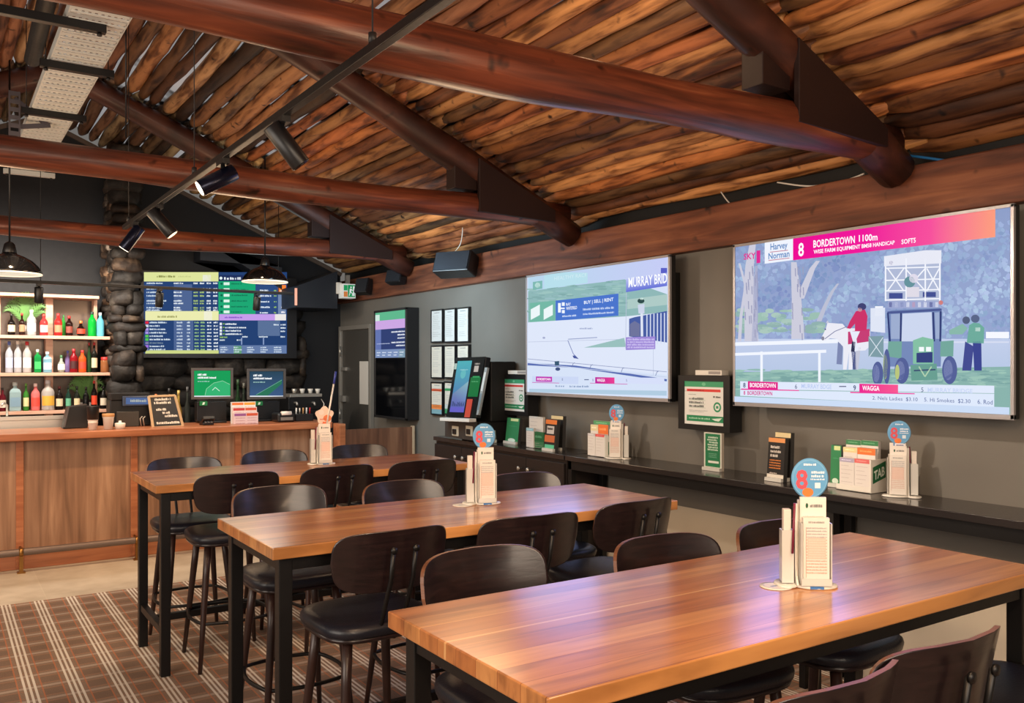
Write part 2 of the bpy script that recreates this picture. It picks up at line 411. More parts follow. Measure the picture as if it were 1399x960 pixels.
def foil_mat():
    m, nt, b = newmat('roof_foil'); N = nt.nodes; L = nt.links
    tc = N.new('ShaderNodeTexCoord'); no = N.new('ShaderNodeTexNoise'); no.inputs['Scale'].default_value = 2.0; L.new(tc.outputs['Object'], no.inputs['Vector'])
    sep = N.new('ShaderNodeSeparateXYZ'); L.new(tc.outputs['Object'], sep.inputs[0])
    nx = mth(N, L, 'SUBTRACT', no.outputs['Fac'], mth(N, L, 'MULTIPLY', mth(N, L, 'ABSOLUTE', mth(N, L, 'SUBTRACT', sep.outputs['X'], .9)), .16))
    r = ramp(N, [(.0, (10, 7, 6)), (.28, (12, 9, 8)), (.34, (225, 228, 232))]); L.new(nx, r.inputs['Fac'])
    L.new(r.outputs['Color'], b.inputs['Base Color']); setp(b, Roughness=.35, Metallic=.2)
    L.new(r.outputs['Color'], b.inputs['Emission Color']); setp(b, Emission_Strength=.3)  # faint glow put into the foil to bring out its glints
    return m
M['foil'] = foil_mat()
def glass(name, col, rough=.05, tr=.6):
    m, nt, b = newmat(name); setp(b, Base_Color=lin(col), Roughness=rough, Transmission_Weight=tr, IOR=1.2, Specular_IOR_Level=.6); m.diffuse_color = lin(col)
    return m
# ================================================================ THE ROOM
W = 4.12; YB = 10.0; RX = .87; SL = .43
def roofz(x): return 2.82 + SL*(4.1-x) if x > RX else 2.82 + SL*(4.1-RX) - SL*(RX-x)
XL = 2*RX - W
def struct(mb, name, mat, label=None, **k):
    o = mb.build(name, mat, **k); return tag(o, label, None, None, 'structure')
b = MB(); b.box(XL-.6, W+.1, -2.2, YB+.1, -.06, 0); struct(b, 'floor', M['tile'], 'beige stone tile floor in front of the bar')
b = MB(); b.box(XL-.6, W-.01, -2.2, 7.07, .0005, .008)
o = b.build('carpet', M['carpet']); tag(o, 'brown plaid carpet with white and orange stripes under the high tables', 'carpet')
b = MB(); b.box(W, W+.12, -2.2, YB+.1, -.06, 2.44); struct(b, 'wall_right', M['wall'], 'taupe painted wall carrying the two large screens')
b = MB()
pts = [(XL-.4, YB, -.06), (W, YB, -.06), (W, YB, roofz(W)), (RX, YB, roofz(RX)), (XL-.4, YB, roofz(XL-.4))]
b.prism(pts, (0, .12, 0)); struct(b, 'wall_back', M['navywall'], 'blue-black gable wall behind the bar')
# sloping trim where the gable meets the poles
b = MB()
b.bar((RX, YB-.03, roofz(RX)-.03), (W-.0, YB-.03, roofz(W)-.03), .03, .045)
b.bar((RX, YB-.03, roofz(RX)-.03), (XL-.4, YB-.03, roofz(XL-.4)-.03), .03, .045)
struct(b, 'trim_1', P('grey_trim', (96, 84, 76), .5), 'sloping grey trim along the gable wall')
# dark boxed bulkhead in the corner
b = MB()
p0 = PY(404, 381, 9.25)
xs = p0.x
xe = PY(461, 400, 9.25).x
b.prism([(xs, 9.25, 2.32), (xe, 9.25, 2.32), (xe, 9.25, roofz(xe)-.22), (xs, 9.25, roofz(xs)-.62)], (0, .74, 0))
b.prism([(xs-.9, 9.7, roofz(xs-.9)-.5), (xs, 9.7, roofz(xs)-.62), (xs, 9.7, 2.8), (xs-.9, 9.7, 2.82)], (0, .28, 0))
bk = struct(b, 'wall_bulkhead', P('bulkhead_paint', (28, 33, 42), .5, bump=.02), 'dark boxed bulkhead in the corner above the bar'); XF[bk.name] = Matrix.Identity(4)
b = MB(); b.box(xs-.012, xs+.012, 9.235, 9.25, 2.34, roofz(xs)-.64)
b.build('lit_edge', P('lit_edge_glow', (230, 170, 150), .4, emit=(240, 160, 140), es=.5), bk)  # glowing sliver stands in for light on the bulkhead's corner edge

b = MB(); b.box(W+.1, W+.2, -2.2, YB+.1, 2.44, roofz(W)+.12); b.box(4.3, 4.36, -1.9, YB, 2.4, 3.0); struct(b, 'gap_blocker', M['duct'], 'added dark blocker between the wall beam and the roof')  # added to block outside light above the beam; dark tone paints the shade
# ------------------------------------------------ pole ceiling
BAYS = [(-1.9, 0.0), (0.0, 2.59), (2.59, 5.26), (5.26, 7.98), (7.98, 10.0)]
def bay_mesh(y0, y1, seed):
    rng = random.Random(seed); mb = MB(); ang = math.atan(SL); L = (W-RX)/math.cos(ang)
    for side in (1, -1):
        s = .03; i = 0
        while s < L + (.05 if side > 0 else .2):
            r = rng.uniform(.044, .062); s += r
            x = RX + side*s*math.cos(ang); z = roofz(RX) - s*math.sin(ang) + r*.85
            s += r*rng.uniform(.93, 1.05) + (rng.choice((0, 0, .012, .03)) if (s < 1.9 and y0 > 2) else 0)
            ya, yb = y0-.05+rng.uniform(-.05, .05), y1+.05+rng.uniform(-.05, .05)
            if y1 >= 10: yb = 9.99
            n = max(8, int((yb-ya)/.17)); path = []; rad = []
            ph, ph2, am = rng.uniform(0, 6), rng.uniform(0, 6), rng.uniform(.004, .014)
            tp = rng.uniform(-.13, .13)
            for k in range(n+1):
                t = k/n; y = ya+(yb-ya)*t
                path.append((x+am*math.sin(2.1*y+ph), y, z+am*.7*math.sin(3.1*y+ph2)))
                e = min(t, 1-t)*(yb-ya)
                rad.append(r*(1+tp*(t-.5))*(.55+.45*min(1, math.sqrt(max(0, e)/.05))) * (1+.06*math.sin(7*y+ph2)))
            dist = side*s
            warm = rng.random(); v = rng.uniform(.6, 1.12)
            if rng.random() < .18: v *= .62
            base = (214, 142, 84) if warm > .45 else (184, 116, 74)
            if warm > .8: base = (232, 172, 112)
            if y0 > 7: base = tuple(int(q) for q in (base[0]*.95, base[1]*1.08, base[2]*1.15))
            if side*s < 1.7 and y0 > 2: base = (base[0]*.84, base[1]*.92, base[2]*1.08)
            col = tuple(min(255, int(q*v)) for q in base)
            mb.tube(path, rad, 10, col=col, jitter=.16, seed=rng.uniform(0, 50)); i += 1
    return mb
ROOFS = MB()
for i, (y0, y1) in enumerate(BAYS):
    o = bay_mesh(y0, y1, 20+i).build('ceiling', M['log']); tag(o, 'ceiling bay of close-laid round timber poles', None, None, 'structure')
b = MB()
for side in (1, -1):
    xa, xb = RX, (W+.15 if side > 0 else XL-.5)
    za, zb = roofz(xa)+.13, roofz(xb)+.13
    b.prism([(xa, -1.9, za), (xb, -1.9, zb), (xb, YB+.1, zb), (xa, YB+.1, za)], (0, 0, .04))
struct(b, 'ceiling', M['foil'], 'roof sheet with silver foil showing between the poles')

# ------------------------------------------------ long wall beam
b = MB(); b.box(4.045, 4.3, -1.9, YB, 2.425, 2.685)
o = b.build('wall_beam', M['wallbeam'], bevel=.008); tag(o, 'long rough-sawn brown beam running above the screens on the taupe wall', 'beam')

# ------------------------------------------------ trusses
def truss(y, zt0, zt1, r, label, seed):
    t = thing('roof_truss', label, 'roof truss', (RX, y, 2.8), 0, 'log roof trusses')
    rng = random.Random(seed)
    mb = MB(); n = 26; path = []; rad = []
    ph = rng.uniform(0, 6)
    for k in range(n+1):
        q = k/n; x = XL-.3 + (3.96-XL+.3)*q
        path.append((x, y+.02*math.sin(1.3*x+ph), zt0+(zt1-zt0)*q+.016*math.sin(1.7*x+ph)))
        rad.append(r*(.86+.12*q)*(1+.05*math.sin(3.3*x+ph*2)))
    mb.tube(path, rad, 18, jitter=.1, seed=seed); mb.build('tie_beam', M['tie'], t)
    for side in (1, -1):
        mb = MB(); path = []; rad = []; m = 18
        x_end = 4.03 if side > 0 else XL-.25
        for k in range(m+1):
            q = k/m; x = RX + (x_end-RX)*q
            path.append((x, y+.012*math.sin(2.3*x+seed), roofz(x)-.115-.07*q*q))
            rr = .092*(1+.05*math.sin(4*x+seed)) + .012*q
            rad.append(rr*(.9 if k == m else 1))
        mb.tube(path, rad, 16, jitter=.08, seed=seed+5); mb.build('rafter', M['raft'], t)
    for sy in (-1, 1):
        mb = MB(); yy = y + sy*.085
        mb.prism([(3.14, yy, 2.755), (3.14, yy, roofz(3.14)-.11), (3.79, yy, roofz(3.79)-.13), (3.79, yy, 2.735)], (0, sy*.03, 0))
        mb.build('gusset_plate', M['gusset'], t, bevel=.003)
    mb = MB(); mb.box(2.98, 3.16, y-.05, y+.07, 2.91, roofz(3.1)-.16); mb.build('packing_block', M['gusset'], t, bevel=.004)
    return t
truss(2.59, 2.71, 2.775, .100, 'nearest log roof truss, its thick red tie beam crossing the top of the view', 3)
truss(5.26, 2.805, 2.80, .092, 'middle log roof truss between the nearest truss and the one over the bar', 8)
truss(7.98, 2.775, 2.80, .088, 'farthest log roof truss, above the edge of the bar counter', 13)

# ------------------------------------------------ door, right wall far end
d = thing('door_1', 'dark grey door in the taupe wall next to the corner', None, (W, 9.5, 0)); d['kind'] = 'structure'
b = MB(); y0, y1 = 9.02, 9.94
b.box(W-.02, W+.01, y0+.05, y1-.05, 0.01, 2.09); b.build('door_leaf', M['doorpaint'], d, bevel=.003)
b = MB(); b.box(W-.05, W-.002, y1-.05, y1, 0, 2.15); b.box(W-.05, W-.002, y0, y0+.05, 0, 2.15); b.box(W-.05, W-.002, y0+.05, y1-.05, 2.1, 2.15)
b.build('door_frame', M['frame'], d, bevel=.003)
b = MB(); b.box(W-.03, W-.021, 9.12, 9.36, 1.24, 1.73); b.build('push_plate', P('white_notice_plate', (208, 205, 198), .4), d)
b = MB()
for z in (.3, 1.1, 1.85): b.tube([(W-.055, y1-.06, z-.06), (W-.055, y1-.06, z+.06)], .011, 8)
b.box(W-.06, W-.021, y1-.16, y1-.08, 1.25, 1.32); b.box(W-.05, W-.021, y1-.2, y1-.07, 1.62, 1.66)
b.build('hinge', M['steel'], d)

# ------------------------------------------------ stone pillar and stone dado behind the bar
def rocks(mb, x0, x1, y, z0, z1, rng, hmin=.05, hmax=.12, wmin=.14, wmax=.34, dep=.14, dark=1.0):
    z = z0
    while z < z1:
        h = rng.uniform(hmin, hmax); x = x0 - rng.uniform(0, .05)
        while x < x1-.02:
            w = min(rng.uniform(wmin, wmax), x1+.05-x)
            if w < .05: break
            v = rng.uniform(.4, 1.0)*dark; g = rng.choice([(220, 200, 180), (205, 202, 198), (204, 176, 150), (190, 190, 190)])
            col = tuple(int(q*v) for q in g)
            c = Vector((x+w/2, y+rng.uniform(-.03, .03), z+h/2)); vs = []; nl, nn = 6, 10
            for i in range(nl+1):
                ph = PI*i/nl-PI/2
                for k in range(nn):
                    t = 2*PI*k/nn
                    def se(q, e): return math.copysign(abs(q)**e, q)
                    p = Vector((se(math.cos(t), .55)*se(math.cos(ph), .5)*w*.54, se(math.sin(t), .6)*se(math.cos(ph), .5)*dep*.55, se(math.sin(ph), .6)*h*.56))
                    p *= 1+.42*noise.noise((c+p)*8)
                    vs.append(c+p)
            fs = [(i*nn+k, i*nn+(k+1) % nn, (i+1)*nn+(k+1) % nn, (i+1)*nn+k) for i in range(nl) for k in range(nn)]
            mb.add(vs, fs, 0, col, True); x += w*.98
        z += h*.97
rng = random.Random(5)
b = MB(); xa, xb = PY(154, 400, 9.45).x, PY(187, 400, 9.45).x
b.box(xa+.04, xb-.04, 9.4, 9.95, .921, roofz(xa)-.1, 0, (60, 50, 44))
rocks(b, xa, xb, 9.42, .93, roofz(xb)-.05, rng, .07, .17, .1, .4, .2, .62)
for _y in (9.6, 9.8):
    rocks(b, xa, xa+.12, _y, .93, roofz(xa)-.1, rng, .06, .12, .12, .2, .22, 1.1)  # left flank stones coloured lighter to paint in the shelf backlight
o = b.build('stone_pillar', M['stone']); tag(o, 'rough dry-stacked stone pillar between the bottle shelves and the bar screen', 'pillar', kind='structure')
b = MB(); b.box(xb, W-.6, 9.93, 9.99, .9, 1.9, 0, (40, 34, 30))
rocks(b, xb-.02, W-.55, 9.9, 1.1, 2.5, rng, .1, .2, .25, .6, .16, .5)
struct(b, 'wall_stone', M['stone'], 'dark stone lower wall under the bar screen')
# ================================================================ TABLES AND STOOLS
def make_table():
    t = thing('high_table', 'x', 'table', (0, 0, 0), 0, 'wood-topped high tables')
    L, Wd = 1.96, .72
    b = MB(); b.box(-L/2, L/2, -Wd/2, Wd/2, 1.006, 1.05); b.build('tabletop', M['tablewood'], t, bevel=.004, segs=3)
    for sx in (-1, 1):
        for sy in (-1, 1):
            b = MB(); x = sx*(L/2-.06); y = sy*(Wd/2-.06); b.box(x-.025, x+.025, y-.025, y+.025, .009, 1.0); b.build('leg', M['darkmetal'], t, bevel=.003)
    b = MB()
    for sy in (-1, 1): b.box(-L/2+.05, L/2-.05, sy*(Wd/2-.06)-.02, sy*(Wd/2-.06)+.02, .955, 1.004)
    for sx in (-1, 1): b.box(sx*(L/2-.06)-.02, sx*(L/2-.06)+.02, -Wd/2+.05, Wd/2-.05, .955, 1.004)
    b.build('apron', M['darkmetal'], t, bevel=.002)
    for sx in (-1, 1):
        b = MB(); b.box(sx*(L/2-.06)-.018, sx*(L/2-.06)+.018, -Wd/2+.08, Wd/2-.08, .225, .265); b.build('stretcher', M['darkmetal'], t, bevel=.002)
    b = MB(); b.box(-L/2+.08, L/2-.08, -.018, .018, .226, .264); b.build('foot_rail', M['darkmetal'], t, bevel=.002)
    return t
TAB = [(1.975, 1.735, 'nearest high table with a thick orange-brown plank top in the foreground'),
       (1.975, 3.39, 'middle high table with a plank top, between the foreground table and the bar-side table'),
       (1.965, 5.29, 'farthest high table with a plank top, closest to the bar counter')]
T0 = make_table(); tabs = []
for i, (x, y, lab) in enumerate(TAB):
    if i == 0: T0.location = (x, y, 0); T0['label'] = lab; XF[T0.name] = Matrix.Translation((x, y, 0))
    else: dup(T0, (x, y, 0), 0, lab)

def sq(t, n): 
    c, s = math.cos(t), math.sin(t)
    return (math.copysign(abs(c)**(2/n), c), math.copysign(abs(s)**(2/n), s))
def make_stool():
    t = thing('bar_stool', 'x', 'stool', (0, 0, 0), 0, 'espresso ply bar stools')
    # seat pad: rounded square, slightly dished
    def seatring(z0, a, bb, dish=0):
        return [Vector((sq(2*PI*k/40, 3.6)[0]*a, sq(2*PI*k/40, 3.6)[1]*bb, z0)) for k in range(40)]
    def shell(rings, capz_top, capz_bot, mi=0):
        mb = MB(); vs = []; n = 40
        for r in rings: vs += r
        fs = [(i*n+k, i*n+(k+1) % n, (i+1)*n+(k+1) % n, (i+1)*n+k) for i in range(len(rings)-1) for k in range(n)]
        fs.append(list(range(n))[::-1]); fs.append([(len(rings)-1)*n+k for k in range(n)])
        mb.add(vs, fs, mi, None, True); return mb
    A, B = .232, .222
    mb = shell([seatring(.705, A*.93, B*.93), seatring(.712, A*.985, B*.985), seatring(.728, A, B), seatring(.742, A*.985, B*.985), seatring(.752, A*.93, B*.93), seatring(.755, A*.8, B*.8), seatring(.751, A*.45, B*.45), seatring(.749, A*.1, B*.1)], 0, 0)
    mb.build('seat', M['leather'], t)
    mb = shell([seatring(.688, A*.86, B*.86), seatring(.692, A*.95, B*.95), seatring(.706, A*.97, B*.97)], 0, 0)
    mb.build('seat_pan', M['espresso'], t)
    for sx in (-1, 1):
        for sy in (-1, 1):
            mb = MB(); top = Vector((sx*.145, sy*.135, .70)); bot = Vector((sx*.205, sy*.215, .009))
            mb.tube([bot, bot.lerp(top, .35), bot.lerp(top, .75), top], [.0115, .0155, .019, .0195], 12); mb.build('leg', M['legwood'], t)
    # footrest ring of bent steel rod, bowed on each side
    mb = MB(); path = []
    zr = .27; q = (zr-.009)/.691; lx, ly = .205-.06*q, .215-.08*q
    for (ax, ay), (bx, by) in [((-1, -1), (1, -1)), ((1, -1), (1, 1)), ((1, 1), (-1, 1)), ((-1, 1), (-1, -1))]:
        for k in range(6):
            f = k/6; x = (ax+(bx-ax)*f)*lx; y = (ay+(by-ay)*f)*ly; bow = .035*math.sin(PI*f)
            nx, ny = (by-ay)/2, -(bx-ax)/2
            path.append((x+nx*bow, y+ny*bow, zr))
    mb.tube(path, .0095, 8, closed=True); mb.build('footrest', M['darkmetal'], t)
    # backrest: curved rounded shell
    R = .42; a, h = .252, .114; zc = .987; yb = -.245; th = .012; mb = MB()
    def pt(u, w, off):
        s = u*a; x = (R-off)*math.sin(s/R); y = yb + R - (R-off)*math.cos(s/R); z = zc + w*h
        y -= (z-.9)*.20
        return Vector((x, y, z))
    n = 44; rings = [1, .97, .85, .65, .4, .15]
    sides = []
    for off in (0, th):
        vs = [pt(0, 0, off)]
        for r in rings[::-1]:
            for k in range(n):
                c, s = sq(2*PI*k/n, 4.3); lowr = 1 - .10*max(0, -s)*1.0
                vs.append(pt(c*r*lowr, s*r, off))
        fs = [(0, 1+k, 1+(k+1) % n) for k in range(n)]
        for i in range(len(rings)-1):
            fs += [(1+i*n+k, 1+(i+1)*n+k, 1+(i+1)*n+(k+1) % n, 1+i*n+(k+1) % n) for k in range(n)]
        if off: fs = [f[::-1] for f in fs]
        mb.add(vs, [f[::-1] for f in fs], 0, None, True); sides.append(len(mb.v)-n)
    s0, s1 = sides
    for k in range(n):
        l = (k+1) % n; mb.f.append([s0+k, s0+l, s1+l, s1+k]); mb.m.append(1); mb.s.append(False); mb.c.append(None)
    mb.build('backrest', [M['espresso'], M['edge']], t)
    for sx in (-1, 1):
        mb = MB(); x = sx*.045
        mb.tube([(x, -.10, .683), (x, -.15, .684), (x, -.185, .70), (x, -.285, .93), (x, -.302, 1.035)], .0085, 8)
        mb.lathe([(0.0, 0), (.013, 0), (.013, .008), (0.0, .010)], (x, -.304, 1.035), 10, R=Matrix.Rotation(PI/2, 3, 'X'))
        mb.build('back_support', M['darkmetal'], t)
    return t
S0 = make_stool(); _first = [True]
def stool(x, y, rz, lab):
    global S0
    if _first[0]:
        S0.location = (x, y, 0); S0.rotation_euler = (0, 0, rz); S0['label'] = lab; _first[0] = False; return
    dup(S0, (x, y, 0), rz, lab)
D = math.radians
ord_ = ['leftmost', 'middle', 'rightmost']
near = {'foreground': [(1.46, 1.29, 2), (1.89, 1.31, -2), (2.66, 1.30, 3)],
        'middle': [(1.40, 3.13, 2), (2.02, 3.10, -4), (2.60, 3.15, 3)],
        'farthest': [(1.42, 5.11, -2), (2.00, 5.11, 2), (2.58, 5.10, -2)]}
far = {'foreground': [(1.47, 2.17, 180), (2.09, 2.00, 176), (2.64, 1.97, 183)],
       'middle': [(1.40, 3.95, 180), (2.0, 3.80, 182), (2.68, 3.72, 178)],
       'farthest': [(1.33, 5.58, 180), (1.95, 5.72, 178), (2.62, 5.80, 181)]}
for k in ('foreground', 'middle', 'farthest'):
    for i, (x, y, r) in enumerate(near[k]):
        stool(x, y, D(r), 'espresso bar stool, %s on the near side of the %s high table' % (ord_[i], k))
    for i, (x, y, r) in enumerate(far[k]):
        stool(x, y, D(r), 'espresso bar stool, %s on the far side of the %s high table' % (ord_[i], k))

# ================================================================ TABLE CARD HOLDERS
def make_stand():
    t = thing('card_holder', 'x', 'card holder', (0, 0, 0), 0, 'white betting slip holders with blue discs')
    b = MB()
    b.lathe([(.0, 0), (.048, 0), (.05, .003), (.048, .007), (0, .008)], (.036, 0, 0), 28, sx=1.3, sy=.95)
    b.lathe([(.0, 0), (.04, 0), (.042, .003), (.04, .007), (0, .008)], (-.045, .01, 0), 28, sx=.8, sy=1.15)
    b.box(-.05, .06, -.012, .02, .001, .008); b.build('base', M['white'], t)
    b = MB(); b.prism([(-.022, -.03, .008), (-.022, -.012, .03), (-.022, -.006, .06), (-.022, -.006, .24), (-.022, .012, .24), (-.022, .012, .06), (-.022, .03, .008)], (.006, 0, 0))
    b.prism([(-.022, .0, .008), (-.022, .0, .24), (.055, .0, .24), (.055, .0, .008)], (0, .006, 0)); b.build('spine', M['white'], t)
    b = MB()
    b.box(-.012, .074, -.042, -.039, .012, .03); b.box(-.012, -.009, -.042, 0, .012, .19); b.box(.071, .074, -.042, 0, .012, .19); b.box(-.012, .074, -.042, 0, .010, .013)
    b.build('slip_pocket', M['clear'], t)
    def card(nm, x0, x1, z0, z1, y, th, art, back=False):
        b = MB(); b.box(x0, x1, y if not back else -y, y+th if not back else -y-th, z0, z1, 0, (232, 226, 218))
        A = Art((lambda a, c: Vector((x0+(x1-x0)*a, y, z1-(z1-z0)*c))) if not back else (lambda a, c: Vector((x1-(x1-x0)*a, -y, z1-(z1-z0)*c))), (0, 1 if back else -1, 0)); art(A)
        b.art(A)
        return b.build(nm, M['print'], t)
    def front(A):
        rg = random.Random(4)
        A.scrib(.2, .05, .8, .08, (150, 150, 150), rg)
        for i in range(16): A.scrib(.12, .14+i*.045, .9, .165+i*.045, (214, 178, 164) if i > 3 else (180, 178, 180), rg)
        A.up(); A.rect(.16, .30, .86, .62, (228, 198, 184)); A.up()
        for i in range(8): A.scrib(.2, .32+i*.037, .84, .34+i*.037, (236, 214, 204), rg)
        A.rect(.1, .14, .12, .9, (206, 170, 160))
    def back(A):
        rg = random.Random(5); A.circ(.26, .1, .05, .03, (40, 90, 60)); A.scrib(.38, .085, .85, .12, (110, 110, 110), rg)
        for i in range(4): A.scrib(.1, .22+i*.06, .9, .24+i*.06, (200, 190, 185), rg)
    card('slip_stack', -.006, .068, .014, .205, -.036, .016, front)
    card('slip_stack', -.010, .064, .016, .262, -.016, .010, back)
    card('slip_stack', -.006, .068, .014, .205, -.036, .016, front, True)
    card('slip_stack', -.010, .064, .016, .25, -.020, .010, back, True)
    # side pocket with pens
    b = MB(); b.box(-.062, -.028, -.018, .018, .012, .015); b.box(-.062, -.060, -.018, .018, .012, .165); b.box(-.030, -.028, -.018, .018, .012, .165)
    b.box(-.062, -.028, -.018, -.016, .012, .165); b.box(-.062, -.028, .016, .018, .012, .165); b.build('pen_pocket', M['clear'], t)
    b = MB(); b.box(-.056, -.034, -.012, .012, .016, .225); b.build('slip_stack', M['paper'], t, bevel=.002)
    b = MB(); b.tube([(-.034, -.026, .10), (-.027, -.022, .245)], .0035, 8); b.build('pen', P('maroon_pen', (120, 30, 60), .4), t)
    b = MB(); b.box(.012, .05, -.047, -.041, .002, .0085); b.build('base_clip', M['blue'], t)
    # round topper
    b = MB(); cx, cz, r = .022, .314, .053
    b.lathe([(0, 0), (r, 0), (r, .003), (0, .003)], (cx, .004, cz), 40, 0, (98, 160, 206), R=Matrix.Rotation(PI/2, 3, 'X'), sy=1.12)
    b.box(cx-.026, cx+.026, .001, .003, .23, cz-.04, 0, (70, 128, 190))
    for _side in (1, -1):
     A = Art(lambda a, c: Vector((cx+a*_side, .0008 if _side > 0 else .0042, cz-c)), (0, -_side, 0), .0003)
     A.circ(0, 0, .05, .056, (112, 172, 216), 40); A.up(); A.circ(.0, .0, .047, .052, (92, 158, 208), 40); A.up()
     A.trect('8', -.04, -.026, -.006, .032, (214, 78, 92), .03); A.up()
     A.circ(-.006, .04, .016, .013, (226, 120, 50), 20)
     rg = random.Random(2)
     A.scrib(-.018, -.044, .018, -.038, (225, 238, 248), rg)
     A.scrib(.004, -.022, .042, -.015, (225, 238, 248), rg); A.scrib(.004, -.011, .04, -.004, (225, 238, 248), rg); A.scrib(.002, .0, .042, .004, (235, 242, 250), rg)
     A.rect(.014, .012, .03, .028, (215, 230, 242)); A.up()
     A.rect(-.02, .053, .026, .075, (238, 238, 240)); A.up(); A.scrib(-.014, .058, .02, .064, (60, 80, 140), rg)
     b.art(A)
    b.build('round_topper', M['print'], t)
    return t
ST = make_stand()
def at_(u, v, z): p = PZ(u, v, z); return (p.x, p.y, z)
p = at_(1096, 800, 1.051); ST.location = p; ST.rotation_euler = (0, 0, D(-38)); ST['label'] = 'white slip holder with blue disc on the foreground high table'
p2 = at_(655, 688, 1.051); dup(ST, p2, D(-22), 'white slip holder with blue disc on the middle high table')
dup(ST, (3.965, PX(1235, 600, 3.965).y, 1.049), D(128), 'white slip holder with blue disc on the wall ledge, right of the stepped rack')
dup(ST, (3.93, PX(847, 600, 3.93).y, 1.049), D(132), 'white slip holder with blue disc on the wall ledge beneath the left big screen')
# the far one has an orange and cream topper
t5 = dup(ST, at_(437, 634, 1.051), D(-12), 'slip holder with an orange and cream topper on the farthest high table')
for c in kids(t5):
    if c.name.startswith('round_topper'): bpy.data.objects.remove(c)
b = MB(); fr = lambda a, c: Vector((a, 0, c))
L5 = thing_loc = Matrix.Translation(Vector(at_(437, 634, 1.051))) @ Matrix.Rotation(D(-12), 4, 'Z')
XF[t5.name] = L5
pts = []
for k in range(26):
    a = 2*PI*k/26; r = .055*(1+.14*math.sin(5*a)); pts.append(L5 @ Vector((.03+r*math.cos(a), .001, .315+r*math.sin(a))))
b.prism(pts, L5.to_3x3() @ Vector((0, .003, 0)), 0, (232, 206, 190))
A = Art(lambda a, c: L5 @ Vector((.03+a, .0005, .315-c)), L5.to_3x3() @ Vector((0, -1, 0)), .0006)
A.circ(.018, .018, .026, .022, (224, 122, 70)); A.circ(-.02, -.02, .018, .016, (238, 216, 208)); A.up(); A.scrib(-.03, .02, .02, .028, (210, 90, 50)); A.rect(-.012, .04, .02, .07, (222, 110, 66))
b.art(A)
b.build('flower_topper', M['print'], t5)
b = MB(); q0 = L5 @ Vector((.045, -.0, .26)); q1 = L5 @ Vector((.105, .01, .60))
b.tube([q0, q0.lerp(q1, .76)], .006, 8, mi=0); b.tube([q0.lerp(q1, .77), q1], .0075, 8, mi=1); b.build('tall_pen', [M['white'], P('pen_blue', (50, 66, 150), .4)], t5)
for (u, v, lab) in ((1060, 801, 'round white paper coaster beside the slip holder on the foreground table'), (632, 690, 'round white paper coaster beside the slip holder on the middle table')):
    b = MB(); q = at_(u, v, 1.0505); b.lathe([(0, 0), (.046, 0), (.046, .002), (0, .002)], q, 32, 0, (228, 224, 214))
    A = Art(lambda a, c: Vector((q[0]+a, q[1]-c, q[2]+.0022)), (0, 0, 1), .0002)
    A.circ(0, 0, .036, .036, (196, 204, 214), 28); A.up(); A.circ(0, 0, .034, .034, (230, 227, 219), 28); A.up(); A.scrib(-.02, -.006, .02, .006, (150, 165, 190))
    b.art(A)
    # faces must look up
    o = b.build('coaster', M['print'], None, origin=q); tag(o, lab, 'coaster')
# ================================================================ SCREENS
NW = (-1, 0, 0); NB = (0, -1, 0)
def merge_art(A, name, mat, parent): return A.mb.build(name, mat, parent)
def wall_tv(uL, uR, label):
    X = 3.95; yL = PX(uL, 400, X).y; yR = PX(uR, 400, X).y
    t = thing('wall_screen', label, 'screen', (X, (yL+yR)/2, 1.455), 0, 'large wall screens')
    zt, zb = 2.403, 1.455; e = .014
    b = MB(); b.box(X, X+.05, yR, yL, zb, zt); b.build('housing', M['black'], t, bevel=.004)
    b = MB(); b.box(X+.05, 4.118, yR+.08, yL-.08, zb+.0, zt-.1); b.build('wall_mount', M['duct'], t)
    b = MB(); f = .006
    b.box(X-f, X+.012, yR-.002, yL+.002, zt-e, zt+.002); b.box(X-f, X+.012, yR-.002, yL+.002, zb-.002, zb+e+.008)
    b.box(X-f, X+.012, yR-.002, yR+e, zb, zt); b.box(X-f, X+.012, yL-e, yL+.002, zb, zt); b.build('bezel', M['bezel'], t, bevel=.0015)
    return t, X-.0005, yL-e, yR+e, zt-e, zb+e+.008
# ---- right screen: mounting yard broadcast
t, X, yL, yR, zt, zb = wall_tv(1002.5, 1385.5, 'right-hand large wall screen showing a grey horse, a tractor and a pink race banner')
f0 = pix('x', X, 990, 260, 2.9095)
def clampf(a, b):
    p = f0(a, b); p.y = min(yL, max(yR, p.y)); p.z = min(zt, max(zb, p.z)); return p
A = Art(clampf, NW, .0003); rg = random.Random(11)
def full(c0, c1, z0, z1):       # horizontal band of the screen
    A.mb.poly([Vector((X-.0003*A.k, yL, z1)), Vector((X-.0003*A.k, yR, z1)), Vector((X-.0003*A.k, yR, z0)), Vector((X-.0003*A.k, yL, z0))], [c1, c1, c0, c0])
full((146, 162, 204), (136, 152, 192), zb, zt); A.up()
for i in range(2400):
    a = rg.uniform(35, 1140); bb = rg.uniform(120, 600); s = rg.uniform(4, 16)
    v = rg.uniform(-11, 11) + (10 if a > 850 else 0) + 14*math.sin(a*.012+bb*.02); c = (140+v, 158+v+rg.uniform(-3, 8), 200+v*.7)
    c = tuple(max(0, min(255, int(q))) for q in c)
    A.k = 2+(i % 9)*.1
    A.poly([(a+s*rg.uniform(.5, 1.2)*math.cos(q), bb+s*rg.uniform(.5, 1.2)*math.sin(q)) for q in [-2*PI*j/7 for j in range(7)]], c)
A.k = 3
for i in range(60):      # grass under the trees at left
    a = rg.uniform(50, 400); bb = rg.uniform(470, 570); A.circ(a, bb, rg.uniform(14, 34), rg.uniform(5, 12), rg.choice([(150, 184, 172), (164, 192, 182), (138, 170, 168)]), 10)
A.up()
A.vgrad(35, 590, 1138, 720, (186, 198, 226), (176, 192, 220)); A.up()
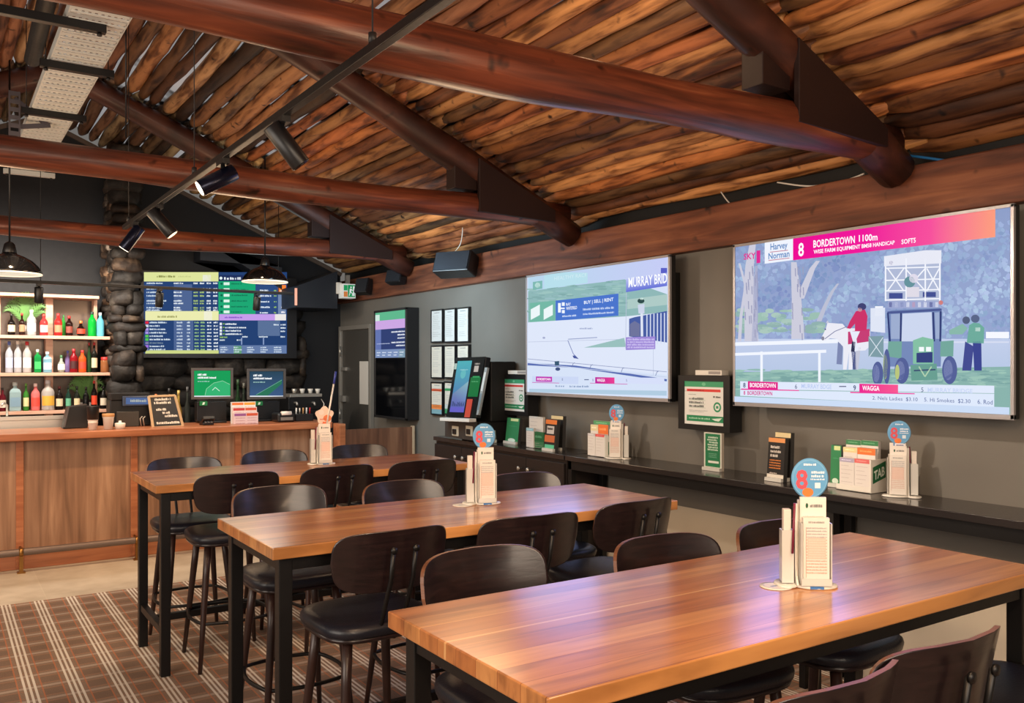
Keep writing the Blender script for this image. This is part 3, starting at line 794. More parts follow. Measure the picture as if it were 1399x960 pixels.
A.poly([(35, 722), (35, 870), (1138, 905), (1138, 700)], (132, 172, 166)); A.up()
for i in range(260):
    a = rg.uniform(40, 1130); bb = rg.uniform(712, 790); A.circ(a, bb, rg.uniform(10, 40), rg.uniform(2, 6), rg.choice([(150, 188, 176), (118, 158, 156), (140, 178, 172)]), 8)
A.up()
def limb(pts, w0, w1, col):
    n = len(pts)-1
    for i in range(n):
        wa = w0+(w1-w0)*i/n; wb = w0+(w1-w0)*(i+1)/n; (a0, b0), (a1, b1) = pts[i], pts[i+1]
        A.poly([(a0-wa/2, b0), (a0+wa/2, b0), (a1+wb/2, b1), (a1-wb/2, b1)], col)
tr = (196, 196, 212); tr2 = (164, 168, 196)
limb([(108, 600), (104, 480), (96, 400), (100, 300), (112, 200)], 56, 26, tr); limb([(120, 600), (124, 480), (122, 380), (128, 300)], 24, 10, tr2)
limb([(60, 600), (66, 500), (84, 380), (60, 290)], 14, 8, tr)
limb([(292, 590), (290, 500), (286, 420), (280, 340), (276, 285)], 52, 22, tr); limb([(300, 430), (325, 370), (350, 310), (372, 280)], 34, 16, tr)
limb([(376, 520), (400, 460), (430, 400), (452, 370)], 20, 9, (180, 184, 204)); A.up()
for _ in range(40):
    a = rg.choice([rg.uniform(80, 130), rg.uniform(268, 318)]); bb = rg.uniform(300, 580); A.poly([(a, bb), (a+4, bb), (a+5, bb+34), (a+1, bb+30)], (150, 152, 182))
A.up()
wh = (232, 236, 246)
A.poly([(35, 604), (35, 618), (470, 606), (470, 590)], wh); A.poly([(35, 646), (35, 657), (405, 645), (405, 633)], wh)
A.rect(1040, 562, 1132, 588, (236, 238, 246)); A.rect(560, 600, 1132, 606, (206, 212, 232))
for a in (148, 378): A.rect(a-5, 640, a+5, 762, wh)
A.up()
# horse and rider
hw = (226, 226, 236); hd = (188, 190, 208)
A.poly([(388, 582), (386, 594), (398, 598), (420, 588), (448, 590), (470, 620), (480, 640), (560, 636), (578, 620), (580, 560), (540, 548), (486, 548), (470, 530), (436, 528), (410, 526), (404, 548)], hw)
for (x0, x1, x2) in ((474, 486, 478), (496, 508, 503), (520, 530, 520)): A.poly([(x0, 625), (x0-2, 712), (x0+12, 712), (x1+12, 625)], hw if x0 < 500 else hd)
A.poly([(452, 600), (446, 690), (468, 692), (472, 620)], (120, 130, 170)); A.poly([(505, 640), (512, 712), (524, 712), (522, 640)], (70, 80, 130))
A.up(); A.poly([(404, 528), (410, 516), (418, 527)], hd); A.line([(400, 590), (440, 560), (490, 540)], 3, (120, 124, 160)); A.circ(402, 552, 3, 3, (70, 74, 110)); A.circ(392, 588, 6, 8, (130, 130, 150)); A.up()
A.poly([(492, 562), (492, 612), (578, 600), (578, 550)], (190, 58, 112)); A.up()
A.poly([(500, 560), (512, 600), (520, 640), (532, 636), (526, 590), (540, 560)], (222, 226, 240)); A.poly([(508, 600), (504, 640), (518, 642), (522, 602)], (44, 48, 80)); A.up()
A.poly([(524, 480), (500, 520), (488, 548), (502, 550), (520, 530), (520, 558), (566, 556), (570, 500), (560, 474)], (196, 46, 100)); A.circ(548, 462, 17, 14, (58, 62, 110)); A.circ(540, 474, 9, 8, (190, 150, 160)); A.up()
# tractor with starter's cage
A.poly([(582, 468), (582, 560), (640, 566), (640, 466)], (214, 220, 236)); A.poly([(574, 580), (574, 660), (634, 664), (634, 578)], (120, 150, 160)); A.rect(600, 460, 632, 500, (232, 234, 242)); A.up()
A.line([(578, 584), (632, 660)], 3, (210, 220, 230)); A.line([(632, 584), (578, 660)], 3, (210, 220, 230))
A.poly([(640, 262), (640, 440), (862, 440), (862, 238)], (168, 178, 206)); A.up()
fc = (234, 236, 244)
A.poly([(636, 262), (636, 302), (864, 290), (864, 238), (800, 238)], (222, 224, 236)); A.circ(664, 288, 8, 8, (110, 90, 140))
for a in (642, 724, 800, 858): A.line([(a, 270), (a, 440)], 6, fc)
for bb in (310, 358, 400, 436): A.line([(640, bb), (860, bb-6)], 5, fc)
for q in ((650, 310, 715, 400), (715, 310, 650, 400), (720, 310, 800, 400), (800, 310, 720, 400), (806, 310, 856, 400), (856, 310, 806, 400)): A.line([(q[0], q[1]), (q[2], q[3])], 5, fc)
A.rect(656, 408, 710, 430, (60, 74, 140)); A.rect(790, 404, 842, 424, (60, 74, 140)); A.up()
A.circ(738, 364, 22, 22, (96, 140, 150)); A.circ(754, 350, 18, 18, (214, 210, 226)); A.rect(726, 384, 776, 424, (214, 210, 222)); A.up()
A.rect(652, 440, 858, 468, (150, 160, 200))
for i in range(9): A.rect(656+i*23, 444, 668+i*23, 464, rg.choice([(90, 96, 150), (210, 214, 230), (180, 150, 180)]))
A.circ(862, 446, 9, 9, (200, 120, 120)); A.up()
A.poly([(650, 484), (668, 476), (860, 466), (868, 486), (862, 700), (656, 700)], (112, 132, 178)); A.up()
A.poly([(710, 490), (706, 600), (830, 600), (826, 484)], (196, 206, 230)); A.poly([(664, 492), (664, 590), (700, 590), (700, 490)], (150, 166, 200)); A.poly([(838, 486), (842, 590), (858, 590), (856, 484)], (150, 166, 200)); A.up()
dk = (44, 56, 110)
for q in (((652, 486), (660, 600)), ((704, 486), (702, 640)), ((832, 484), (836, 600)), ((862, 480), (860, 600))): A.line(list(q), 7, dk)
A.line([(650, 486), (866, 474)], 9, (70, 84, 140)); A.up()
A.poly([(752, 596), (752, 690), (834, 690), (834, 592), (790, 582)], (126, 184, 158)); A.poly([(654, 600), (650, 660), (706, 668), (708, 600)], (110, 160, 150)); A.poly([(862, 600), (860, 660), (912, 660), (914, 596)], (110, 160, 150)); A.up()
A.poly([(766, 646), (766, 684), (830, 684), (830, 642)], (50, 62, 120)); A.rect(776, 622, 796, 640, (236, 240, 244)); A.rect(804, 622, 824, 640, (236, 240, 244))
A.poly([(742, 694), (746, 756), (850, 752), (846, 688)], (100, 152, 140)); A.up()
for (a, bb, ra, rb) in ((708, 716, 29, 52), (898, 714, 30, 56), (612, 728, 22, 48), (648, 700, 14, 70)):
    A.circ(a, bb, ra, rb, (80, 92, 146)); A.circ(a-6, bb, ra*.6, rb*.72, (116, 126, 172) if a != 648 else (160, 176, 110))
A.up(); A.circ(690, 722, 9, 30, (178, 190, 120)); A.line([(756, 716), (842, 712)], 6, (60, 80, 110)); A.line([(776, 700), (800, 740), (826, 700)], 5, (170, 200, 170)); A.up()
# two handlers
A.poly([(960, 600), (948, 716), (984, 716), (994, 620)], (64, 72, 140)); A.poly([(990, 600), (996, 716), (1026, 716), (1024, 600)], (56, 66, 138)); A.poly([(976, 536), (966, 606), (1034, 608), (1036, 546), (1016, 528), (992, 526)], (104, 164, 150))
A.poly([(896, 556), (898, 572), (950, 572), (970, 548), (950, 530)], (130, 176, 164)); A.circ(1000, 510, 17, 16, (84, 96, 130)); A.circ(964, 516, 15, 15, (80, 90, 120)); A.rect(1000, 545, 1020, 560, (190, 214, 206)); A.up()
# graphics
A.poly([(163, 203), (163, 292), (276, 277), (276, 188)], (230, 234, 244)); A.up()
A.text('Harvey', [(186, 212), (254, 203), (254, 238), (186, 246)], (96, 136, 190), .02); A.text('Norman', [(178, 250), (262, 238), (262, 264), (178, 275)], (96, 136, 190), .02)
A.line([(184, 246), (256, 238)], 3, (190, 120, 140)); A.line([(178, 279), (262, 269)], 3, (190, 120, 140))
A.poly([(276, 188), (276, 278), (560, 246), (560, 148)], [(228, 8, 142), (228, 8, 142), (230, 20, 148), (230, 20, 148)])
A.poly([(560, 148), (560, 246), (820, 216), (820, 110)], [(230, 20, 148), (230, 20, 148), (236, 74, 150), (236, 74, 150)])
A.poly([(820, 110), (820, 216), (1080, 186), (1080, 72)], [(236, 74, 150), (236, 74, 150), (242, 150, 120), (242, 150, 120)]); A.up()
wt = (252, 246, 252)
A.text('8', [(297, 210), (319, 207), (319, 262), (297, 264)], wt, .02)
A.text('BORDERTOWN', [(357, 199), (522, 180), (522, 210), (357, 229)], wt, .02); A.text('1100m', [(538, 178), (612, 171), (612, 199), (538, 205)], wt, .02)
A.text('WISE FARM EQUIPMENT BM58 HANDICAP', [(358, 237), (680, 199), (680, 218), (358, 256)], wt, .02); A.text('SOFT5', [(707, 196), (764, 188), (764, 208), (707, 215)], wt, .02)
A.text('SKY', [(80, 252), (128, 246), (128, 272), (80, 277)], (214, 40, 140), .02); A.text('1', [(131, 240), (146, 238), (146, 288), (131, 290)], (214, 40, 140), .03)
A.poly([(66, 758), (66, 789), (1076, 806), (1076, 776)], (216, 224, 242)); A.up(); A.poly([(66, 792), (66, 816), (1076, 862), (1076, 808)], (214, 224, 242))
A.poly([(35, 818), (35, 856), (1136, 898), (1136, 862)], (196, 212, 236)); A.up()
A.poly([(97, 758), (97, 788), (216, 792), (216, 762)], (216, 30, 130)); A.poly([(540, 768), (540, 802), (694, 806), (694, 772)], [(226, 36, 140), (226, 36, 140), (240, 84, 140), (240, 84, 140)])
A.poly([(70, 787), (70, 792), (300, 797), (300, 793)], (226, 60, 150)); A.poly([(504, 800), (504, 805), (760, 810), (760, 806)], (226, 60, 150)); A.up()
A.text('BORDERTOWN', [(105, 764), (208, 767), (208, 785), (105, 782)], wt, .02); A.text('WAGGA', [(552, 775), (620, 777), (620, 797), (552, 794)], wt, .02)
A.text('8', [(78, 764), (88, 764), (88, 784), (78, 783)], (70, 80, 120), .02); A.text('9', [(516, 774), (527, 774), (527, 796), (516, 795)], (70, 80, 120), .02); A.text('5', [(786, 783), (795, 783), (795, 801), (786, 801)], (70, 80, 120)); A.text('6', [(284, 770), (293, 770), (293, 788), (284, 788)], (70, 80, 120))
A.text('8  BORDERTOWN', [(80, 796), (194, 799), (194, 815), (80, 812)], (206, 40, 130), .02)
A.text('2. Nels Ladies  $3.10', [(592, 817), (772, 823), (772, 840), (592, 833)], (80, 96, 150)); A.text('5. Hi Smokes  $2.30', [(798, 823), (982, 830), (982, 848), (798, 841)], (80, 96, 150)); A.text('6. Rod', [(1010, 830), (1070, 833), (1070, 851), (1010, 848)], (80, 96, 150))
A.text('MURRAY BRIDGE', [(812, 783), (990, 789), (990, 806), (812, 801)], (190, 204, 236), .01); A.text('MURRAY BDGE', [(310, 768), (430, 772), (430, 790), (310, 786)], (180, 196, 232), .01); A.rect(460, 777, 488, 781, (90, 96, 130))
merge_art(A, 'picture', M['screen'], t)

# ---- left big screen: greyhound track
t, X2, yL, yR, zt, zb = wall_tv(719, 915.5, 'left-hand large wall screen showing a sand dog track with dark starting boxes')
g0 = pix('x', X2, 700, 330, 4.173)
def clampg(a, b):
    p = g0(a, b); p.y = min(yL, max(yR, p.y)); p.z = min(zt, max(zb, p.z)); return p
A = Art(clampg, NW, .0003); X = X2; rg = random.Random(12)
def full2(c0, c1, z0, z1): A.mb.poly([Vector((X2-.0003*A.k, yL, z1)), Vector((X2-.0003*A.k, yR, z1)), Vector((X2-.0003*A.k, yR, z0)), Vector((X2-.0003*A.k, yL, z0))], [c1, c1, c0, c0])
full2((206, 218, 238), (206, 216, 238), zb, zt); A.up()
A.poly([(90, 205), (90, 300), (884, 185), (884, 80)], [(176, 206, 226), (176, 206, 226), (190, 196, 236), (190, 196, 236)]); A.up()
A.poly([(90, 282), (90, 465), (650, 425), (884, 405), (884, 300), (640, 215)], (136, 176, 176)); A.up()
for i in range(140):
    a = rg.uniform(95, 640); bb = rg.uniform(270-(a*.08), 440-(a*.05)); A.circ(a, bb, rg.uniform(14, 40), rg.uniform(3, 7), rg.choice([(150, 188, 184), (124, 164, 164), (146, 182, 186)]), 8)
A.poly([(655, 330), (884, 300), (884, 360), (655, 385)], (166, 194, 190)); A.up()
A.poly([(182, 190), (182, 270), (430, 235), (430, 178), (300, 170)], (176, 214, 226)); A.text('HEALTHY RACE', [(240, 200), (425, 178), (425, 200), (240, 222)], (210, 230, 236)); A.up()
A.poly([(118, 230), (118, 276), (172, 268), (172, 222)], (120, 176, 170)); A.circ(145, 248, 16, 16, (190, 220, 214)); A.up()
A.poly([(100, 350), (100, 460), (246, 450), (246, 336)], (110, 176, 158)); A.up()
for a in (106, 180): A.poly([(a, 386), (a, 446), (a+52, 418), (a+52, 358)], (226, 236, 238))
A.poly([(248, 336), (248, 452), (606, 422), (606, 296)], (68, 110, 196)); A.up()
for q in ((262, 350, 278, 404), (284, 346, 300, 366), (262, 376, 300, 384), (284, 390, 300, 408)): A.rect(*q, (232, 238, 248))
A.text('RAY', [(308, 350), (334, 347), (334, 364), (308, 366)], (232, 238, 248), .02); A.text('WHITEFIELD', [(308, 372), (370, 366), (370, 384), (308, 390)], (232, 238, 248), .02)
A.text('BUY | SELL | RENT', [(410, 338), (578, 318), (578, 344), (410, 362)], (232, 240, 250), .02)
A.scrib(404, 380, 580, 392, (190, 206, 236), rg, -.06); A.scrib(404, 408, 584, 418, (190, 206, 236), rg, -.06); A.scrib(286, 420, 370, 430, (190, 206, 236), rg, -.06)
A.poly([(650, 215), (650, 288), (884, 252), (884, 175)], [(176, 184, 232), (92, 104, 206), (92, 104, 206), (176, 184, 232)]); A.rect(848, 150, 884, 180, (84, 90, 190)); A.up(); A.text('MURRAY BRID', [(664, 206), (884, 178), (884, 236), (664, 262)], (244, 246, 252), .02); A.up()
# sand, boxes, fence
A.poly([(90, 460), (90, 680), (884, 760), (884, 400), (650, 426)], (214, 222, 240)); A.up()
A.poly([(410, 604), (640, 548), (650, 600)], (146, 184, 182)); A.line([(92, 572), (640, 556)], 2, (170, 178, 206)); A.line([(318, 562), (350, 640), (378, 668)], 4, (120, 130, 180)); A.poly([(345, 650), (360, 648), (380, 668), (352, 664)], (70, 84, 150)); A.line([(320, 556), (486, 546)], 5, (150, 160, 196)); A.scrib(386, 490, 460, 499, (150, 160, 196), rg); A.line([(652, 290), (648, 610)], 3, (180, 188, 210)); A.line([(806, 610), (806, 760)], 2, (170, 180, 206)); A.circ(182, 548, 8, 6, (160, 168, 200)); A.up()
A.poly([(668, 440), (668, 540), (884, 575), (884, 395), (700, 430)], (66, 88, 156)); A.up()
A.poly([(672, 470), (672, 540), (730, 540), (730, 470), (700, 452)], (104, 110, 150)); A.up()
for a in range(770, 884, 20): A.line([(a, 412-(a-770)*.06), (a, 590-(a-770)*.1)], 6, (206, 214, 236))
A.line([(740, 400), (742, 540)], 14, (214, 220, 236)); A.poly([(718, 360), (722, 410), (756, 410), (756, 355)], (196, 204, 224)); A.circ(736, 338, 20, 14, (40, 70, 70)); A.circ(740, 326, 10, 6, (200, 226, 220)); A.up()
A.poly([(650, 545), (650, 618), (818, 612), (818, 540)], (150, 130, 206)); A.up()
for i in range(4): A.scrib(658, 552+i*15, 812, 562+i*15, (196, 184, 232), rg)
A.line([(90, 668), (884, 742)], 3, (130, 140, 180)); A.line([(90, 698), (360, 712), (884, 790)], 13, (84, 104, 170)); A.up(); A.line([(90, 690), (884, 772)], 4, (190, 200, 226))
for a in (350, 452, 632, 828): A.line([(a-8, 716+(a-350)*.1), (a, 694+(a-350)*.1), (a+10, 690+(a-350)*.1)], 3, (100, 112, 160))
A.poly([(244, 682), (246, 708), (270, 706), (270, 680)], (54, 84, 110)); A.circ(262, 726, 14, 10, (60, 76, 120)); A.up()
A.poly([(116, 766), (116, 806), (380, 812), (380, 770)], (196, 208, 236)); A.poly([(455, 772), (455, 806), (870, 812), (870, 776)], (206, 214, 240)); A.up()
A.poly([(138, 768), (138, 797), (230, 799), (230, 770)], (186, 50, 170)); A.poly([(476, 772), (476, 806), (586, 808), (586, 774)], [(180, 30, 150), (180, 30, 150), (226, 60, 140), (226, 60, 140)]); A.line([(116, 802), (270, 806)], 3, (196, 60, 160)); A.line([(446, 806), (660, 812)], 3, (196, 60, 160)); A.up()
A.text('BORDERTOWN', [(146, 776), (222, 778), (222, 792), (146, 790)], wt, .02); A.text('WAGGA', [(486, 780), (532, 781), (532, 799), (486, 798)], wt, .02)
A.text('8', [(286, 778), (292, 778), (292, 792), (286, 792)], (90, 100, 140)); A.text('5', [(652, 784), (658, 784), (658, 798), (652, 798)], (90, 100, 140)); A.text('9', [(460, 782), (466, 782), (466, 798), (460, 798)], (90, 100, 140)); A.rect(414, 784, 440, 789, (90, 100, 140))
A.scrib(250, 818, 300, 828, (130, 150, 186), rg); A.scrib(330, 820, 440, 830, (130, 150, 186), rg); A.poly([(100, 838), (100, 862), (884, 878), (884, 850)], (170, 196, 216))
merge_art(A, 'picture', M['screen'], t)

# ---- screen over the bar: odds board
Yt = 9.72
pL, pR = PY(194.5, 371, Yt), PY(403.5, 483, Yt); sR = PY(392, 483, Yt).x
z1, z0 = PY(194.5, 370.5, Yt).z, PY(194.5, 485, Yt).z
t = thing('odds_screen', 'wide screen of racing odds tables on the stone wall above the bar', 'screen', ((pL.x+pR.x)/2, Yt, z0))
b = MB(); b.box(pL.x-.02, pR.x+.02, Yt, Yt+.07, z0-.03, z1+.02); b.build('housing', M['black'], t, bevel=.005)
b = MB(); b.box(pL.x+.4, pR.x-.4, Yt+.07, Yt+.2, z0+.2, z1-.2); b.build('wall_mount', M['duct'], t)
h0 = pix('y', Yt-.001, 180, 360, 5.829); A = Art(h0, NB, .0005); rg = random.Random(13)
def rr(a0, b0, a1, b1, c, c2=None): A.rect(a0, b0, a1, b1, c if c2 is None else [c, c, c2, c2])
navy = (34, 62, 110); slate = (74, 96, 140); yel = (214, 220, 150)
rr(97, 68, 1236, 716, navy); A.up()
rr(97, 68, 690, 142, yel); rr(565, 90, 630, 142, (224, 226, 214)); rr(108, 378, 692, 452, (226, 226, 168)); rr(575, 380, 640, 452, (232, 230, 214)); rr(108, 690, 692, 716, (196, 206, 130))
rr(335, 165, 480, 378, slate); rr(335, 452, 490, 690, slate); rr(110, 165, 180, 378, (54, 82, 130))
rr(690, 92, 890, 140, (28, 44, 88)); rr(690, 140, 985, 402, (24, 160, 110)); rr(985, 170, 1165, 402, (44, 72, 122)); rr(1165, 170, 1228, 236, (238, 126, 50)); rr(1165, 236, 1228, 402, (110, 130, 165))
rr(696, 402, 1140, 452, (190, 150, 226)); rr(1140, 402, 1228, 452, (226, 222, 220)); rr(1004, 455, 1180, 575, (86, 108, 146)); rr(696, 650, 1232, 716, (96, 118, 160)); rr(812, 655, 876, 716, (96, 160, 100))
rr(870, 590, 880, 645, (130, 150, 190)); rr(1044, 590, 1054, 645, (130, 150, 190)); A.up()
A.scrib(200, 94, 345, 110, (120, 124, 60), rg); A.scrib(205, 414, 360, 430, (150, 150, 90), rg); A.scrib(370, 97, 470, 108, (190, 196, 130), rg)
for i, bb in enumerate((150, 194, 222, 250, 290, 310, 345, 364)):
    A.scrib(118, bb, 118+rg.uniform(80, 170), bb+12, (206, 220, 232), rg)
    A.scrib(334, bb, 334+rg.uniform(45, 82), bb+12, (226, 234, 240), rg)
    for j, a in enumerate((492, 542, 596, 648)): A.scrib(a, bb, a+34, bb+13, (170, 196, 110) if j < 2 and i else (226, 234, 240), rg)
for i, bb in enumerate((462, 489, 516, 543, 570, 597, 625, 651, 676)):
    rr(108, bb-3, 134, bb+17, [(220, 40, 60), (200, 206, 220), (170, 150, 220), (160, 140, 220), (90, 190, 80), (80, 190, 80), (120, 120, 160), (150, 110, 210), (120, 130, 170)][i])
    A.scrib(142, bb, 142+rg.uniform(70, 170), bb+13, (206, 220, 232) if i != 6 else (110, 130, 150), rg)
    A.scrib(358, bb, 404, bb+13, (190, 204, 220), rg); A.scrib(440, bb, 464, bb+13, (206, 220, 232), rg)
    for j, a in enumerate((500, 548, 600, 652)): A.scrib(a, bb, a+34, bb+13, (150, 190, 130) if j < 2 else (226, 234, 240), rg)
A.scrib(735, 108, 868, 128, (226, 236, 244), rg); A.circ(710, 116, 12, 12, (220, 236, 236), 12)
for i, bb in enumerate((160, 207, 252, 297, 342, 384)):
    A.circ(714, bb, 9, 9, (10, 90, 70), 10); rr(732, bb-11, 778, bb+11, (214, 236, 226)); A.scrib(792, bb-6, 792+rg.uniform(70, 140), bb+6, (14, 110, 80), rg)
for bb in (207, 250, 296, 340, 384): A.scrib(1020, bb, 1020+rg.uniform(50, 95), bb+13, (220, 230, 240), rg); A.scrib(1132, bb, 1152, bb+12, (150, 190, 90), rg)
A.scrib(1180, 208, 1216, 222, (250, 230, 210), rg); A.scrib(1190, 340, 1220, 352, wt, rg); A.scrib(1190, 380, 1220, 392, wt, rg)
A.scrib(740, 422, 880, 434, (120, 70, 190), rg)
for i, bb in enumerate((474, 502, 528, 554)): rr(700, bb-4, 718, bb+16, (220, 226, 236)); A.scrib(745, bb, 745+(90, 165, 125, 135)[i], bb+13, (226, 234, 240), rg); rr(726, bb, 738, bb+10, (120, 170, 60))
for (a, bb, w) in ((1130, 480, 40), (1185, 480, 40), (1185, 506, 40), (1185, 532, 36), (700, 580, 60), (880, 576, 42), (1012, 576, 72), (1185, 576, 34), (700, 602, 40), (836, 602, 36)): A.scrib(a, bb, a+w, bb+12, (214, 226, 236) if bb != 580 else (150, 190, 90), rg)
for k in range(5):
    for bb in (662, 680, 697): A.scrib(704+k*107, bb, 704+k*107+rg.uniform(35, 66), bb+10, (206, 220, 232), rg)
merge_art(A, 'picture', M['screen'], t)

# ---- tall narrow screen beside the door
Xs = 3.98; yA, yB = PX(512, 500, Xs).y, PX(556, 500, Xs).y
zt, zb = PX(534, 422, Xs).z, PX(534, 572, Xs).z
t = thing('portrait_screen', 'tall narrow wall screen, lit only in its upper half, next to the grey door', 'screen', (Xs, (yA+yB)/2, zb))
b = MB(); b.box(Xs, 4.118, yB, yA, zb, zt); b.build('housing', M['black'], t, bevel=.006)
b = MB(); e = .025
b.box(Xs-.01, Xs+.01, yB, yA, zt-e, zt); b.box(Xs-.01, Xs+.01, yB, yA, zb, zb+e); b.box(Xs-.01, Xs+.01, yB, yB+e, zb, zt); b.box(Xs-.01, Xs+.01, yA-e, yA, zb, zt); b.build('bezel', P('dark_grey_bezel', (52, 50, 50), .35, .4), t, bevel=.002)
b = MB(); b.box(Xs-.003, Xs, yB+e, yA-e, zb+e, zt-e); b.build('glass', M['blackgloss'], t)
A = Art(lambda a, c: Vector((Xs-.0035, yA-e-(yA-yB-2*e)*a, zt-e-(zt-zb-2*e)*c)), NW, .0004); rg = random.Random(14)
A.rect(0, 0, 1, .08, (92, 176, 136)); A.rect(0, .08, 1, .165, (196, 160, 218)); A.rect(0, .165, 1, .43, (48, 62, 110)); A.up()
A.rect(0, .02, .15, .08, (200, 224, 214)); A.rect(0, .165, .2, .36, (96, 112, 168)); A.rect(0, .36, 1, .44, (120, 140, 180)); A.rect(.78, .37, 1, .44, (130, 170, 110)); A.up()
for i, (a, c) in enumerate(((.55, .19), (.75, .22), (.75, .25), (.55, .29), (.7, .32))): A.scrib(a, c, .98, c+.014, (230, 234, 242), rg)
for i in range(5): A.scrib(.05+i*.19, .385, .05+i*.19+.13, .395, (220, 228, 238), rg); A.scrib(.05+i*.19, .41, .05+i*.19+.1, .42, (220, 228, 238), rg)
A.scrib(.05, .3, .5, .308, (180, 190, 220), rg)
merge_art(A, 'picture', M['screen'], t)
# ================================================================ THE BAR
YF = 8.27; ZT = 1.13
bx = [-1.19, -.30, .59, 1.47, 2.38, 3.22]
t = thing('bar_counter', 'long walnut-panelled bar counter front with orange-brown upright battens', 'bar counter', (1.0, YF, 0))
for i in range(len(bx)-1):
    b = MB(); b.box(bx[i]+.02, bx[i+1]-.02, YF, YF+.03, .16, 1.07); b.build('front_panel', M['panel'], t, bevel=.002)
for x in bx:
    b = MB(); b.box(x-.028, x+.028, YF-.03, YF+.03, .02, 1.07); b.build('batten', M['orange'], t, bevel=.003)
b = MB(); b.box(bx[0], bx[-1]+.028, YF-.012, YF+.02, 0.001, .17); b.build('kickboard', M['orange'], t, bevel=.003)
b = MB(); b.box(bx[-1], bx[-1]+.028, YF, 8.75, .0, 1.07); b.box(bx[0], bx[-1], 8.7, 8.73, .0, 1.07); b.build('end_panel', M['panel'], t)
b = MB(); b.box(-1.6, 3.27, 8.13, 8.82, 1.07, ZT)
o = b.build('bar_worktop', M['orange'], bevel=.008, segs=3, origin=(1, 8.4, 1.07)); tag(o, 'orange-brown timber bar worktop running the length of the panelled counter', 'worktop')
t = thing('foot_rail', 'round bronze foot rail along the base of the bar counter', 'foot rail', (1.0, 8.12, 0))
b = MB(); b.tube([(-1.6, 8.12, .17), (0, 8.12, .17), (1.6, 8.12, .17), (3.24, 8.12, .17)], .03, 16); b.build('rail', P('bronze_tube', (112, 96, 88), .42, .35), t)
for x in (-.30, .59, 1.47, 2.38):
    b = MB(); b.box(x-.014, x+.014, 8.10, 8.135, .0, .142); b.box(x-.03, x+.03, 8.09, 8.15, 0.0, .012); b.tube([(x, 8.12, .15), (x, YF-.03, .19)], .01, 8)
    b.lathe([(.034, -.016), (.038, -.01), (.038, .01), (.034, .016)], (x, 8.12, .17), 14, R=Matrix.Rotation(PI/2, 3, 'Y')); b.build('bracket', M['brass'], t)
# panelled return between the bar and the wall
t = thing('bar_side_panel', 'walnut timber screen panel between the bar end and the taupe wall', 'panel', (3.6, 7.98, 0))
b = MB(); b.box(3.29, 4.06, 7.97, 8.0, .0, 1.06); b.build('panel_board', M['panel_dark'], t, bevel=.002)
b = MB(); b.box(4.06, 4.08, 7.955, 8.01, 0, 1.07); b.build('edge_strip', P('pale_edge_strip', (190, 168, 140), .4), t)
b = MB(); b.box(3.27, 3.33, 7.95, 8.12, 0, 1.12); b.build('end_post', M['orange'], t, bevel=.004)

# back bar: bench, stainless sink splash, shelves
t = thing('back_bar_bench', 'dark back bar bench under the bottle shelves and stone wall', 'bench', (1.2, 9.5, 0))
b = MB(); b.box(-1.6, 3.55, 9.2, 9.86, .86, .92); b.build('bench_top', M['steel'], t, bevel=.004)
b = MB(); b.box(-1.6, 3.55, 9.26, 9.86, 0, .86); b.build('bench_base', M['cabinet'], t)
t = thing('glass_washer', 'low stainless steel bench unit behind the bar beneath the bottle shelves', 'bench unit', (0, 8.9, 0))
zt = PY(45, 569, 8.95).z
b = MB(); xr = PY(88, 575, 8.95).x; b.box(-1.2, xr, 8.95, 9.18, 0, zt-.02); b.build('body', M['steel'], t, bevel=.004)
b = MB(); b.box(-1.2, xr+.01, 8.93, 8.97, zt-.03, zt+.005); b.build('splash_lip', M['steel'], t, bevel=.003)
b = MB(); b.tube([(.55, 9.1, zt), (.55, 9.1, zt+.1), (.52, 9.05, zt+.13), (.50, 9.0, zt+.10)], .01, 8); b.build('tap', M['steel'], t)

YS = 9.48
def zs(v, u=75): return PY(u, v, YS).z
SZ = [zs(458.5), zs(509), zs(560.5)]; ztop = zs(402)
sh = thing('bottle_shelf_unit', 'open pink-brown timber shelf unit behind the bar filled with spirit bottles', 'shelving', (0, YS, .92))
xr = PY(150, 450, YS).x
for z in SZ:
    b = MB(); b.box(-1.4, xr, YS-.02, 9.84, z-.03, z); b.build('shelf', M['shelfwood'], sh, bevel=.002)
b = MB(); b.box(-1.4, xr-.1, YS-.02, 9.84, ztop-.03, ztop); b.build('top_rail', M['shelfwood'], sh, bevel=.002)
for u in (-3, 70, 134):
    x = PY(u, 450, YS).x; b = MB(); w = .032 if u != 134 else .016; b.box(x-w, x+w, YS+.16, 9.8, .92, ztop-.03); b.build('post', M['shelfwood'], sh, bevel=.002)
b = MB(); b.box(-1.4, xr-.08, 9.85, 9.88, .92, ztop-.03); b.build('back_board', P('dim_mirror_back', (104, 92, 86), .2, .3), sh)

